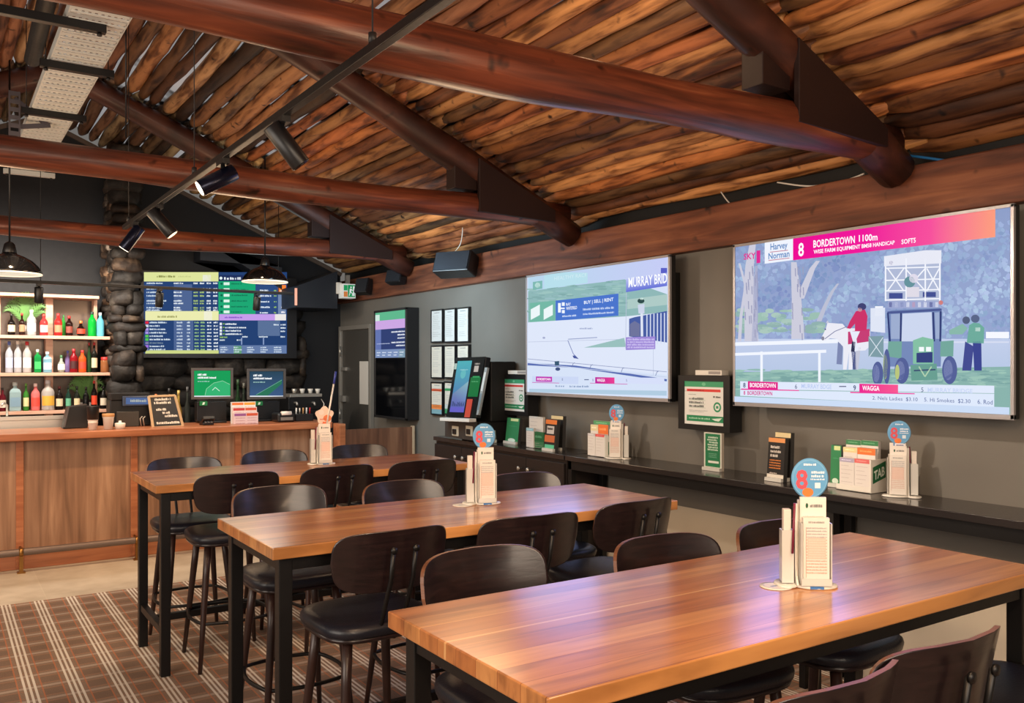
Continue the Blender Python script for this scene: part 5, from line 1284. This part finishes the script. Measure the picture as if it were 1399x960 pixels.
# ---- framed notices
def frame(u0, u1, v0, v1, X, border, lab, drawf, group, thick=.02, mat='black', name='picture_frame', lean=0):
    yl, yr = yx(u0, X), yx(u1, X); um = (u0+u1)/2; zt, zb = PX(um, v0, X).z, PX(um, v1, X).z
    t = thing(name, lab, 'notice', (X, (yl+yr)/2, zb), 0, group)
    def T(y, z, off=0): return Vector((X-off-lean*(z-zb)*-1*0, y, z))
    b = MB(); b.box(X, X+thick, yr, yl, zb, zt); b.build('backing', M[mat], t)
    b = MB(); d = .006
    bv = border if border < .02 else border*.68
    for (a, c, e, g) in ((yr, yl, zt-bv, zt), (yr, yl, zb, zb+bv), (yr, yr+border, zb+bv, zt-bv), (yl-border, yl, zb+bv, zt-bv)): b.box(X-d, X-.0003, a, c, e, g)
    b.build('frame', M[mat], t)
    A = Art(lambda a, c: Vector((X-.0006, yl-border-(yl-yr-2*border)*a, zt-bv-(zt-zb-2*bv)*c)), NW, .00025)
    drawf(A); merge_art(A, 'notice_sheet', M['print'], t); return t
def licence(seed, tint=(214, 214, 208), band=None):
    def d(A):
        rg = random.Random(seed); A.rect(0, 0, 1, 1, tint); A.up()
        A.scrib(.25, .05, .75, .08, (120, 120, 124), rg)
        for k in range(12):
            if rg.random() < .85: A.scrib(.12, .16+k*.06, rg.uniform(.6, .88), .18+k*.06, (170, 168, 166), rg)
        if band: A.rect(0, .18, 1, .26, band[0]); A.rect(0, .7, 1, .85, band[1]); A.rect(0, .85, 1, 1, band[2])
    return d
rows = [(421, 468), (471, 517), (521, 567)]
cols = [(589, 605), (607, 622.5), (624.5, 641)]
nm = ['top', 'middle', 'bottom']; cn = ['left', 'centre', 'right']
for r, (v0, v1) in enumerate(rows):
    for c, (u0, u1) in enumerate(cols):
        if r == 2 and c == 2: continue
        fn = licence(30+r*3+c, (206, 208, 206) if r == 0 else (206, 200, 186), ((206, 90, 60), (220, 130, 70), (120, 160, 170)) if (r, c) == (2, 0) else (((60, 150, 90), (200, 210, 206), (60, 140, 90)) if (r, c) == (2, 1) else None))
        frame(u0, u1, v0+(c-1)*-1.5*(1 if r == 0 else .4), v1, 4.095, .014, 'slim black-framed certificate, %s row, %s column of the wall group' % (nm[r], cn[c]), fn, 'framed certificates on the taupe wall')
def green_notice(A):
    rg = random.Random(9); A.rect(0, 0, 1, 1, (226, 228, 226)); A.up()
    A.rect(0, 0, 1, .13, (60, 156, 112)); A.rect(.06, .18, .92, .24, (214, 60, 56)); A.up(); A.scrib(.1, .195, .5, .225, (160, 30, 40), rg); A.circ(.5, .065, .05, .04, (110, 190, 150), 12)
    A.rect(.0, .23, .06, .24, (160, 160, 160)); A.scrib(.1, .3, .3, .315, (130, 140, 140), rg)
    for k in range(3): A.scrib(.12, .38+k*.085, .5, .43+k*.085, (90, 100, 100), rg); A.line([(.12, .44+k*.085), (.55, .44+k*.085)], .004, (60, 150, 110))
    A.scrib(.74, .33, .92, .37, (40, 44, 46), rg)
    A.circ(.84, .58, .095, .115, (36, 146, 100)); A.up(); A.circ(.84, .58, .06, .075, (228, 232, 230)); A.up(); A.rect(.81, .55, .87, .61, (60, 150, 110))
    A.scrib(.12, .67, .6, .685, (170, 180, 180), rg); A.scrib(.12, .7, .5, .715, (170, 180, 180), rg)
    A.rect(.06, .79, 1.0, .93, (30, 134, 88)); A.up(); A.scrib(.12, .84, .66, .875, (170, 220, 190), rg); A.poly([(.7, .85), (.78, .89), (.88, .9), (.96, .82), (.8, .84)], (220, 236, 226))
frame(927.5, 998, 513, 588, 3.99, .052, 'thick black-framed green and white notice between the two big screens', green_notice, 'black framed green notices', .10)
frame(683, 722, 512, 567, 3.99, .052, 'thick black-framed green and white notice left of the left big screen', green_notice, 'black framed green notices', .10)
for (u0, u1, v, lab) in ((950, 986, 508, 'small white strip box sitting on top of the framed notice between the big screens'), (694, 720, 506, 'small white strip box sitting on top of the framed notice left of the big screens')):
    X = 4.0; b = MB(); b.box(X, X+.06, yx(u1, X), yx(u0, X), 0, 0); 
    z0 = PX((u0+u1)/2, 513 if u0 > 900 else 511.5, 3.99).z+.003; b = MB(); b.box(X, X+.06, yx(u1, X), yx(u0, X), z0, z0+.03); b.box(X-.001, X, yx(u1, X)+.01, yx((u0+u1)/2, X), z0+.006, z0+.024, 1)
    o = b.build('strip_box', [M['white'], P('grey_label', (150, 146, 144), .5)], origin=(X, yx(u0, X), z0)); tag(o, lab, 'sensor')

# ---- leaflets and racks on the ledge
def leaflet(u0, u1, v0, v1, X, lab, name, drawf, lean=.05, side=(60, 60, 60), thick=.03):
    yl, yr = yx(u0, X), yx(u1, X); um = (u0+u1)/2; zt = PX(um, v0, X).z; zb = ZL if ZL < zt else zt-.2
    o_ = thing(name, lab, 'leaflet holder', (X, (yl+yr)/2, zb), 0, None)
    P0 = lambda y, z: Vector((X+lean*(z-zb), y, z))
    b = MB(); b.prism([P0(yl, zt), P0(yr, zt), P0(yr, zb), P0(yl, zb)], (thick, 0, 0), 0, side); b.build('stand', M['print'], o_)
    A = Art(lambda a, c: P0(yl+(yr-yl)*a, zt+(zb-zt)*c), NW, .0008); drawf(A); merge_art(A, 'leaflet_front', M['print'], o_)
    b = MB(); b.prism([P0(yl, zb+.02), P0(yr, zb+.02), P0(yr, zb), P0(yl, zb)], (-.02, 0, 0)); b.build('lip', M['clear'], o_)
def d_green_tall(A):
    rg = random.Random(3); A.rect(0, 0, 1, 1, (214, 216, 206)); A.up(); A.rect(.08, .03, .92, .9, (34, 120, 78)); A.up()
    for k, (w0, w1) in enumerate(((.25, .8), (.2, .75), (.3, .8), (.22, .78), (.25, .8), (.22, .8))): A.scrib(w0, .1+k*.065, w1, .145+k*.065, (210, 230, 214), rg)
    for k in range(3): A.scrib(.28, .54+k*.045, .74, .565+k*.045, (120, 180, 150), rg)
    A.rect(.25, .74, .85, .8, (220, 226, 216))
leaflet(962, 986, 591, 637, 3.96, 'upright green and white sign below the framed notice between the big screens', 'green_sign', d_green_tall, .0, (190, 180, 166), .02)
def d_green_leaf(A):
    rg = random.Random(5); A.rect(0, 0, 1, 1, (48, 132, 86)); A.up(); A.rect(.3, .02, .9, .12, (206, 220, 160)); A.scrib(.2, .3, .8, .33, (70, 160, 110), rg); A.circ(.5, .86, .3, .07, (206, 226, 214), 14)
leaflet(690, 707, 571, 607, 3.93, 'small green leaflet leaning under the framed notice left of the big screens', 'leaflet_stand', d_green_leaf, .12)
def d_black_orange(A):
    rg = random.Random(6); A.rect(0, 0, 1, 1, (26, 24, 24)); A.up(); A.rect(0, 0, 1, .1, (222, 150, 90))
    for k in range(3): A.scrib(.15, .18+k*.1, (.7, .8, .6)[k], .24+k*.1, (220, 214, 206), rg)
    for k in range(4): A.scrib(.12, .5+k*.06, .8, .53+k*.06, (214, 130, 60), rg)
    A.rect(0, .84, 1, 1, (214, 210, 200)); A.scrib(.15, .8, .6, .83, (200, 190, 180), rg)
leaflet(1047.5, 1070, 598.5, 651, 3.89, 'black leaflet stack with orange print in a clear stand on the ledge', 'leaflet_stand', d_black_orange, .08)
def d_cream_top(A): A.rect(0, 0, 1, 1, (30, 28, 28)); A.up(); A.rect(0, 0, 1, .1, (222, 206, 160))
leaflet(1058, 1079, 591, 650, 3.95, 'taller black leaflet with cream header just behind the orange-print leaflets', 'leaflet_stand', d_cream_top, .04)

def rack(y_list, lab, cards, zbase=ZL, tabmark=None):
    pass
# green, white and orange slip rack
X = 3.93; t = thing('slip_rack', 'stepped white slip rack with a green side badge under the right big screen', 'slip rack', (3.92, yx(1170, X), ZL))
def wcard(t, u0, u1, v0, v1, X, header, tint=(222, 218, 214), hd=.22, seed=0, zb=None, nm='slip_stack', th=.02):
    yl, yr = yx(u0, X), yx(u1, X); um = (u0+u1)/2; zt = PX(um, v0, X).z; zbb = ZL+.004 if zb is None else zb
    b = MB(); b.box(X, X+th, yr, yl, zbb, zt, 0, tint); A = Art(lambda a, c: Vector((X-.0005, yl+(yr-yl)*a, zt+(zbb-zt)*c)), NW, .0006); rg = random.Random(seed)
    if header: A.rect(0, 0, 1, hd, header); A.up(); A.scrib(.15, hd*.35, .8, hd*.6, tuple(min(255, q+60) for q in header), rg)
    for k in range(5): A.scrib(.12, hd+.1+k*.13, rg.uniform(.5, .9), hd+.12+k*.13, (190, 182, 180), rg)
    b.art(A); b.build(nm, M['print'], t)
wcard(t, 1147, 1167, 625.5, 661, X, (176, 170, 196), seed=1, hd=.13); wcard(t, 1167.5, 1188, 627, 662, X, (222, 110, 110), seed=2, hd=.13)
wcard(t, 1152, 1171, 611, 650, X+.05, (228, 214, 160), seed=3, hd=.12); wcard(t, 1171.5, 1196, 612, 650, X+.05, (226, 120, 60), seed=4, hd=.16)
wcard(t, 1156, 1176, 601, 650, X+.1, (60, 130, 86), seed=5, hd=.1); wcard(t, 1176.5, 1200, 602, 650, X+.1, (60, 130, 86), seed=6, hd=.1)
yl, yr = yx(1146, X), yx(1189, X); b = MB(); b.box(X-.012, X+.12, yr-.012, yr-.003, ZL, PX(1189, 628, X).z); b.box(X-.014, X+.15, yr-.01, yl+.006, ZL, ZL+.004); b.box(X-.014, X-.010, yr-.01, yl+.006, ZL, ZL+.03); b.build('tray', M['white'], t, bevel=.001)
yy = yr-.0125; zc0, zc1 = ZL+.04, PX(1189, 630, X).z; A = Art(lambda a, c: Vector((X+.002+.11*a, yy, zc1-(zc1-zc0)*c)), (0, -1, 0), .0005)
A.poly([(.0, .25), (.0, .95), (1.0, .72), (1.0, .02)], (20, 100, 56)); A.up(); A.text('TAB', [(.08, .42), (.9, .22), (.9, .62), (.08, .80)], (226, 236, 228), .03); merge_art(A, 'side_badge', M['print'], t)
leaflet(1134, 1148, 608, 661, 3.98, 'slim green leaflet leaning at the left side of the stepped slip rack', 'leaflet_stand', d_green_leaf, .05)
# middle rack beside the far holder
X = 3.88; t = thing('slip_rack', 'white slip rack with orange and red headers under the left big screen', 'slip rack', (3.9, yx(820, X), ZL))
wcard(t, 803, 813, 592, 620, X, (200, 196, 200), seed=7, hd=.1); wcard(t, 813.5, 826, 593, 621, X, (220, 90, 90), seed=8, hd=.12)
wcard(t, 807, 817, 580, 615, X+.05, (226, 214, 170), seed=9, hd=.2); wcard(t, 817.5, 831, 580, 615, X+.05, (228, 120, 60), seed=10, hd=.3)
wcard(t, 811, 834, 575, 612, X+.1, (90, 160, 110), seed=11, hd=.12)
b = MB(); yr = yx(826.5, X); b.box(X-.01, X+.14, yr-.012, yr-.004, ZL, ZL+.15, 0, (222, 222, 216)); A = Art(lambda a, c: Vector((X+.02+.1*a, yr-.0125, ZL+.13-.11*c)), (0, -1, 0), .0005); A.poly([(0, .2), (0, 1), (1, .8), (1, 0)], (30, 110, 66)); A.up(); A.scrib(.15, .4, .8, .6, (220, 230, 220), random.Random(2)); b.art(A); b.build('side_plate', M['print'], t)
# left rack cluster
X = 3.86; t = thing('slip_rack', 'white and green slip rack on the cabinet worktop left of the black and orange leaflets', 'slip rack', (3.9, yx(730, X), ZL))
wcard(t, 719, 729, 584.5, 610, X, (150, 196, 210), seed=12, hd=.15); wcard(t, 723, 742, 569, 604, X+.06, (206, 206, 200), (222, 216, 208), seed=13, hd=.06); wcard(t, 729.5, 743, 590, 611, X+.01, (30, 100, 60), (60, 120, 80), seed=14, hd=.6)
def d_bo(A):
    rg = random.Random(8); A.rect(0, 0, 1, 1, (34, 28, 26)); A.up(); A.rect(0, .0, 1, .14, (220, 120, 50)); A.rect(.15, .2, .8, .45, (196, 190, 186)); A.rect(.0, .5, .9, .72, (196, 104, 60)); A.rect(.05, .8, .9, 1, (90, 190, 150)); A.up(); A.scrib(.2, .25, .7, .32, (40, 40, 40), rg)
leaflet(743, 758, 573.5, 613, 3.84, 'black, orange and green leaflet in front of the dark leaflets on the cabinet worktop', 'leaflet_stand', d_bo, .1)
leaflet(752, 768, 568, 610, 3.93, 'dark leaflet with a pale yellow header at the right end of the cabinet worktop', 'leaflet_stand', d_cream_top, .04)

# ---- speakers, exit sign, cables on the wall beam
def speaker(u0, u1, v0, v1, X, lab, tilt, depth=.16):
    c = PX((u0+u1)/2, (v0+v1)/2, X); w = (yx(u0, X)-yx(u1, X))*.62; h = PX(u0, v0, X).z-PX(u0, v1, X).z
    t = thing('wall_speaker', lab, 'speaker', c, 0, 'black speakers on the wall beam'); R = Matrix.Rotation(tilt[0], 3, 'Z') @ Matrix.Rotation(tilt[1], 3, 'Y')
    b = MB(); b.obox(c, (depth, w, h), R); b.build('cabinet_body', M['black'], t, bevel=.01)
    b = MB(); b.obox(c+R @ Vector((-depth/2-.003, 0, 0)), (.008, w*.92, h*.9), R); b.build('grille', P('speaker_grille', (44, 48, 56), .45, .4, bump=.5, bscale=400), t)
    b = MB(); b.tube([c+R @ Vector((depth/2, 0, 0)), (4.05, c.y, c.z)], .018, 8); b.build('bracket', M['black'], t)
speaker(600, 646, 347, 376, 3.88, 'large black angled speaker on the wall beam', (.5, .35), .16)
speaker(532, 551, 370, 388, 3.95, 'small round-edged black speaker on the wall beam nearer the bar', (.4, .3), .1)
speaker(490, 505, 381, 402, 3.97, 'small black speaker beside the exit sign', (.4, .3), .1)
t = thing('exit_sign', 'green and white lit exit sign at the far end of the wall beam', 'sign', PX(480, 400, 3.9))
Xe = 3.86; yl, yr = yx(467.5, Xe), yx(491, Xe); zt, zb = PX(480, 384, Xe).z, PX(480, 408.5, Xe).z
b = MB(); Yf = yr
c0, c1 = PY(468.5, 387, 9.15), PY(486, 407.5, 9.15)
b.box(c0.x, c1.x, 9.15, 9.28, c1.z, c0.z); b.build('light_box', P('sign_box', (214, 216, 212), .4, emit=(220, 225, 220), es=.25), t, bevel=.003)
A = Art(lambda a, c: Vector((c0.x+(c1.x-c0.x)*a, 9.149, c0.z+(c1.z-c0.z)*c)), NB, .0006)
A.rect(.04, .05, .96, .95, (222, 226, 222)); A.up(); A.rect(.38, .08, .94, .92, (20, 150, 86)); A.rect(.06, .1, .36, .48, (40, 160, 96)); A.rect(.06, .55, .36, .92, (214, 130, 70)); A.up()
A.circ(.62, .24, .06, .06, (236, 242, 238)); A.poly([(.52, .34), (.5, .6), (.62, .6), (.7, .36)], (236, 242, 238)); A.line([(.56, .58), (.48, .84)], .06, (236, 242, 238)); A.line([(.6, .58), (.74, .68), (.72, .84)], .06, (236, 242, 238)); A.line([(.66, .4), (.82, .5)], .05, (236, 242, 238)); A.rect(.78, .16, .9, .84, (236, 242, 238))
merge_art(A, 'sign_face', M['screen_dim'], t)
b = MB(); b.box((c0.x+c1.x)/2-.02, (c0.x+c1.x)/2+.02, 9.18, 9.22, c0.z, c0.z+.1); b.build('hanger', M['steel'], t)
b = MB(); p = PY(463, 393, 9.24); b.box(p.x-.03, p.x+.03, 9.22, 9.26, p.z-.07, p.z+.06); o = b.build('sensor_box', M['white'], bevel=.006, origin=p); tag(o, 'small white sensor box left of the exit sign', 'sensor')
# cables lying on the beam
def cable(pts, r, mat, lab):
    b = MB(); P_ = [Vector(p) for p in pts]; out = []
    for i in range(len(P_)-1):
        for k in range(6):
            q = k/6; a = P_[max(0, i-1)]; bb = P_[i]; c = P_[i+1]; d = P_[min(len(P_)-1, i+2)]
            out.append(.5*((2*bb)+(c-a)*q+(2*a-5*bb+4*c-d)*q*q+(3*bb-a-3*c+d)*q**3))
    out.append(P_[-1]); b.tube(out, r, 6); o = b.build('cable', mat, origin=out[0]); tag(o, lab, 'cable')
xb = 4.06
def onb(u, v, X=xb): return PX(u, v, X)
cable([onb(1181, 237), onb(1160, 245), onb(1130, 252), onb(1100, 254), onb(1062, 249)], .005, M['white'], 'thin white cable trailing along the beam left of the nearest truss end')
cable([onb(1183, 240), onb(1162, 250), onb(1135, 254), onb(1110, 262)], .007, P('blue_grey_cable', (50, 74, 96), .4), 'blue-grey cable bundle on the beam left of the nearest truss end')
cable([onb(1236, 212), onb(1262, 215), onb(1290, 219), onb(1306, 221)], .007, P('blue_cable', (40, 110, 170), .4), 'blue cable on the beam right of the nearest truss end')
cable([onb(630, 297, 3.9), onb(632, 315, 3.9), onb(629, 333, 3.92), onb(622, 343, 3.95)], .004, M['white'], 'thin white cable dropping to the large angled speaker')
cable([onb(985, 262), onb(992, 272), onb(1000, 281)], .004, M['white'], 'short loose white wire end on the beam above the right big screen')
# ================================================================ LIGHT FITTINGS AND CEILING SERVICES
def spot_head(pos, d, lab, lit=False, L=.17, r=.036):
    t = thing('track_spotlight', lab, 'spotlight', pos, 0, 'black track spotlights'); p = Vector(pos); d = Vector(d).normalized()
    c0 = p+Vector((0, 0, -.075))-d*L*.35; c1 = c0+d*L
    b = MB(); b.tube([c0, c0+d*.004, c1-d*.004, c1], [r*.9, r, r, r*.96], 24); b.build('lamp_body', M['metalblue'] if lit else M['black'], t)
    b = MB(); b.tube([c1-d*.001, c1+d*.003], [r*.9, r*.86], 24); b.build('lens', M['spotglow'] if lit else M['blackgloss'], t)
    b = MB(); b.box(p.x-.016, p.x+.016, p.y-.05, p.y+.05, p.z-.022, p.z-.0); b.tube([p+Vector((0, 0, -.02)), p+Vector((0, 0, -.075))], .01, 8); b.build('adaptor', M['black'], t)
    return c1, d
XT, ZT_ = 1.045, 2.60
t = thing('track_rail', 'long black lighting track slung beneath the roof trusses toward the bar', 'lighting track', (XT, 3, ZT_))
b = MB(); b.box(XT-.014, XT+.014, -1.2, 6.2, ZT_-.016, ZT_+.012); b.build('rail', M['darkmetal'], t, bevel=.002)
for y in (.6, 2.3, 4.35, 6.05):
    b = MB(); b.tube([(XT, y, ZT_+.016), (XT, y, roofz(XT)+.02)], .0025, 6); b.lathe([(.012, 0), (.012, .03), (0, .034)], (XT, y, ZT_+.016), 10); b.build('hanger_wire', M['wire'], t)
heads = [((XT, 3.08, ZT_-.016), (.62, -.1, -.78), 'black track spotlight nearest the camera, tilted toward the screens', False),
         ((XT, 3.85, ZT_-.016), (-.80, .10, -.48), 'lit track spotlight with a glowing lens turned toward the left', True),
         ((XT, 5.15, ZT_-.016), (.6, -.2, -.75), 'black track spotlight just past the middle truss, tilted right', False),
         ((XT, 5.85, ZT_-.016), (-.5, .25, -.8), 'last spotlight on the long track, tilted left with a small bright rim', True)]
LENS = [spot_head(*h) for h in heads]
# second track across, over the bar
YT2, ZT2 = 8.35, 2.39
t = thing('track_rail', 'slim black lighting track running across in front of the bottle shelves and odds screen', 'lighting track', (1.7, YT2, ZT2))
b = MB(); b.box(-.6, 2.95, YT2-.014, YT2+.014, ZT2-.013, ZT2+.013); b.build('rail', M['darkmetal'], t, bevel=.002)
for x in (.75, 2.8):
    b = MB(); b.tube([(x, YT2, ZT2+.013), (x, YT2, roofz(x)+.02)], .003, 6); b.build('hanger_wire', M['wire'], t)
for u, lab in ((53, 'small black spotlight above the bottle shelves'), (218, 'small black spotlight in front of the left half of the odds screen'), (351, 'small black spotlight in front of the right half of the odds screen')):
    x = PY(u, 400, YT2).x; spot_head((x, YT2, ZT2-.013), (0, .25, -1), lab, False, .13, .034)
# pendants
def pendant(x, y, z, r, lab):
    t = thing('pendant_lamp', lab, 'pendant lamp', (x, y, z), 0, 'black dome pendant lamps')
    b = MB(); b.lathe([(r, 0), (r*.98, r*.10), (r*.88, r*.28), (r*.7, r*.46), (r*.45, r*.6), (r*.24, r*.68), (r*.22, r*.72)], (x, y, z), 40)
    b.lathe([(r*.985, 0), (r*.965, r*.10), (r*.865, r*.27), (r*.68, r*.445), (r*.43, r*.585), (0, r*.66)][::-1], (x, y, z), 40, 1); b.build('lamp_shade', [M['blackgloss'], M['rimglow']], t)
    b = MB(); b.lathe([(r*.2, r*.7), (r*.22, r*.74), (r*.17, r*1.0), (r*.12, r*1.06), (.012, r*1.1)], (x, y, z), 20); b.build('lamp_neck', M['black'], t)
    b = MB(); b.tube([(x, y, z+r*1.05), (x, y, roofz(x)+.03)], .007, 8); b.build('rod', M['black'], t)
    b = MB(); b.tube([(x+.0, y, z-.008), (x, y, z+.0)], [r*1.0, r*1.01], 40); b.tube([(x, y, z+.0), (x, y, z+.001)], r, 8)
    b = MB(); n = 40; vs = []
    for (rr, zz) in ((r*1.0, -.004), (r*.9, -.004), (r*.9, .004), (r*1.0, .004)):
        for k in range(n): vs.append((x+rr*math.cos(2*PI*k/n), y+rr*math.sin(2*PI*k/n), z+zz))
    fs = [(i*n+k, i*n+(k+1) % n, ((i+1) % 4)*n+(k+1) % n, ((i+1) % 4)*n+k) for i in range(4) for k in range(n)]
    b.add(vs, fs, 0, None, True); b.build('rim', M['rimglow'], t)
    b = MB(); b.lathe([(0, 0), (.02, .01), (.035, .04), (.03, .07), (.014, .1)], (x, y, z+.03), 16); b.build('bulb', M['spotglow'], t)
pa = PY(13, 374, 7.72); pendant(pa.x, 7.72, pa.z, .225, 'black dome pendant lamp over the bar in front of the bottle shelves')
pb = PY(362, 385, 7.72); pendant(pb.x, 7.72, pb.z, .2, 'black dome pendant lamp over the bar in front of the odds screen')

# cable tray
z = 3.4; xa, xb_ = .545, .81
t = thing('cable_tray', 'long perforated galvanised cable tray hung under the roof ridge', 'cable tray', (.7, 6, z))
b = MB(); y = 3.0
while y < 8.9:
    b.box(xa+.003, xb_-.003, y, y+.04, z, z+.003)
    for k in range(9):
        xx = xa+.004+k*.029; b.box(xx, xx+.015, y+.04, y+.058, z, z+.003)
    b.box(xa+.003, xb_-.003, y+.058, y+.078, z-.004, z+.003)
    y += .10
b.build('perforated_floor', M['galv'], t)
for x in (xa, xb_):
    b = MB(); b.box(x-.006, x+.003, 3.0, 8.95, z, z+.05); b.build('side_rail', M['galv'], t)
for yy, (w0, w1) in ((4.78, (-.4, .72)), (5.5, (.49, .87)), (6.6, (.48, .87)), (8.75, (.5, .9))):
    u = thing('tray_bracket', {4.78: 'long dark strut under the near end of the cable tray', 5.5: 'short dark strut bracket under the cable tray, between the long strut and the middle truss', 6.6: 'short dark strut bracket under the cable tray just before the middle tie beam', 8.75: 'grey strut bracket at the far end of the cable tray'}[yy], 'bracket', (.7, yy, z-.04), 0, None)
    b = MB(); b.box(w0, w1, yy-.022, yy+.022, z-.045, z-.003); b.build('strut', M['darkmetal'] if yy < 8 else M['galv'], u, bevel=.002)
    for x in (w0+.03, w1-.03):
        b = MB(); b.tube([(x, yy, z-.06), (x, yy, roofz(x)+.03)], .003, 6); b.lathe([(.012, 0), (.012, .012)], (x, yy, z-.06), 6); b.build('threaded_rod', M['wire'], u)
# white batten light at tray end
Yb = 8.6; c0, c1 = PY(24, 240, Yb), PY(68, 234, Yb)
# black pipe, ladder strip and conduit near the ridge at left
b = MB(); b.tube([(.46, 3.2, 3.5), (.46, 4.4, 3.5), (.47, 5.2, 3.49), (.48, 5.8, 3.48)], .045, 14); o = b.build('ceiling_pipe', M['duct'], origin=(.46, 4.5, 3.5)); tag(o, 'black pipe running beside the cable tray under the ridge', 'pipe')
Yl = 6.9; p0, p1 = PY(20, 124, Yl), PY(20, 192, Yl)
t = thing('perforated_strut', 'upright slotted steel strut left of the cable tray', 'strut', (p0.x, Yl, p1.z))
b = MB(); b.box(p0.x-.035, p0.x-.025, Yl, Yl+.04, p1.z-.02, p0.z); b.box(p0.x+.025, p0.x+.035, Yl, Yl+.04, p1.z-.02, p0.z)
zz = p1.z-.02
while zz < p0.z: b.box(p0.x-.025, p0.x+.025, Yl, Yl+.006, zz, zz+.03); zz += .055
b.build('channel', P('dull_steel', (96, 92, 98), .5, .4), t)
b = MB(); b.bar((p0.x, Yl+.02, p0.z-.05), (p0.x+.2, Yl+.02, p0.z-.2), .03, .03); b.bar((p0.x+.02, Yl+.02, p0.z-.24), (p0.x+.22, Yl+.02, p0.z-.2), .02, .03); b.build('brace', P('dull_steel_brace', (86, 82, 90), .5, .4), t)
b = MB(); q = PY(172, 40, 5.0); b.tube([(q.x, 5.0, roofz(q.x)+.02), (q.x, 5.0, 2.9)], .004, 6); o = b.build('hanging_rod', M['darkmetal'], origin=(q.x, 5, 3)); tag(o, 'thin dark rod hanging beside the cable tray', 'rod')

# ================================================================ LIGHTS
def lamp(kind, name, loc, energy, col=(255, 255, 255), size=.1, aim=None, **k):
    l = bpy.data.lights.new(name, kind); l.energy = energy; c = lin(col); l.color = c[:3]
    if kind == 'AREA': l.shape = k.get('shape', 'RECTANGLE'); l.size = size; l.size_y = k.get('sy', size)
    else: l.shadow_soft_size = size
    if kind == 'SPOT': l.spot_size = math.radians(k.get('ang', 60)); l.spot_blend = k.get('blend', .6)
    o = bpy.data.objects.new(name, l); COL.objects.link(o); o.location = loc
    if aim is not None: o.rotation_euler = (Vector(aim)-Vector(loc)).to_track_quat('-Z', 'Y').to_euler()
    return o
warm = (255, 214, 170); soft = (255, 232, 208)
lamp('AREA', 'rear_fill', (.4, -1.3, 2.35), 85, soft, 2.2, aim=(1.8, 3.5, .8), sy=1.4)  # unseen fill lamp added behind the camera
lamp('AREA', 'left_fill', (-2.3, 2.6, 1.8), 90, (255, 240, 224), 3.2, aim=(1.5, 4.2, .9), sy=1.6)  # unseen fill lamp added on the open left side
lamp('AREA', 'bar_side_fill', (-1.7, 6.2, 2.2), 34, soft, 1.6, aim=(1.6, 8.6, .9), sy=1.2)  # added fill lamp softening the shade at the bar
# added fill lamps warming the pole ceiling, besides the small lamp near the roof
lamp('POINT', 'ceiling_glow', (1.7, 1.0, 2.25), 46, warm, .25)
lamp('POINT', 'ceiling_glow', (2.3, 3.9, 2.2), 20, warm, .3)
lamp('POINT', 'ceiling_glow', (2.5, 3.05, 3.22), 4, warm, .06)
lamp('AREA', 'cool_wash', (2.7, 6.6, 2.35), 30, (176, 214, 235), .9, aim=(4.1, 7.3, 1.9))
lamp('POINT', 'ceiling_glow', (1.9, 6.6, 2.2), 24, warm, .3)
lamp('POINT', 'ceiling_glow', (.3, 6.4, 2.3), 20, warm, .25)
lamp('POINT', 'ceiling_glow', (-.2, 3.9, 2.3), 18, warm, .25)
lamp('POINT', 'ceiling_glow', (2.9, 9.0, 2.5), 5, (230, 235, 225), .25)
# ceiling spots onto tables, ledge, bar front
for i, (x, y, tx, ty, tz, e) in enumerate(((.2, .4, 2.0, 1.9, 1.0, 100), (1.045, 2.0, 2.0, 3.4, 1.0, 75), (1.045, 4.2, 1.8, 5.3, 1.0, 85), (.5, 7.15, .5, 8.25, .3, 140), (2.1, 7.15, 2.1, 8.25, .4, 110), (.3, 4.6, .3, 6.6, 0, 80))):
    lamp('SPOT', 'track_beam', (x, y, 2.5 if y < 7 else 2.95), e, warm, .05, aim=(tx, ty, tz), ang=62, blend=.7)
lamp('SPOT', 'wall_wash', (2.3, 3.0, 2.5), 95, (255, 232, 208), .04, aim=(4.1, 1.9, .9), ang=80, blend=.8)
lamp('SPOT', 'wall_wash', (2.3, 5.0, 2.5), 70, (255, 232, 208), .04, aim=(4.1, 4.1, .9), ang=80, blend=.8)
lamp('SPOT', 'wall_wash', (2.6, 6.6, 2.45), 80, (190, 220, 235), .05, aim=(4.1, 7.2, 2.0), ang=80, blend=.8)
lamp('SPOT', 'screen_spill', (3.86, 2.8, 1.9), 24, (150, 150, 255), .5, aim=(1.6, 2.2, .9), ang=130, blend=.8)
lamp('SPOT', 'screen_spill', (3.86, 4.95, 1.9), 24, (140, 165, 255), .5, aim=(1.6, 4.4, .9), ang=130, blend=.8)
lamp('AREA', 'shelf_light', (.6, 8.8, 2.6), 60, (255, 240, 224), 1.8, aim=(.7, 9.6, 1.5), sy=.1)
lamp('AREA', 'bar_light', (2.0, 8.3, 2.6), 16, soft, 2.0, aim=(2.0, 8.7, 1.1), sy=.3)

w = bpy.data.worlds.new('room_world'); bpy.context.scene.world = w; w.use_nodes = True
bg = w.node_tree.nodes['Background']; bg.inputs[0].default_value = lin((214, 208, 200)); bg.inputs[1].default_value = .24

cam = bpy.data.cameras.new('camera'); co = bpy.data.objects.new('camera', cam); COL.objects.link(co)
co.location = (0, 0, H); co.rotation_euler = (PI/2, 0, -YAW); cam.sensor_width = 36; cam.lens = 36*FPX/1399; cam.shift_y = 17/1399.0; cam.clip_start = .02
bpy.context.scene.camera = co
vs = bpy.context.scene.view_settings; vs.view_transform = 'Standard'; vs.look = 'None'; vs.exposure = 0.0; vs.gamma = 1.0
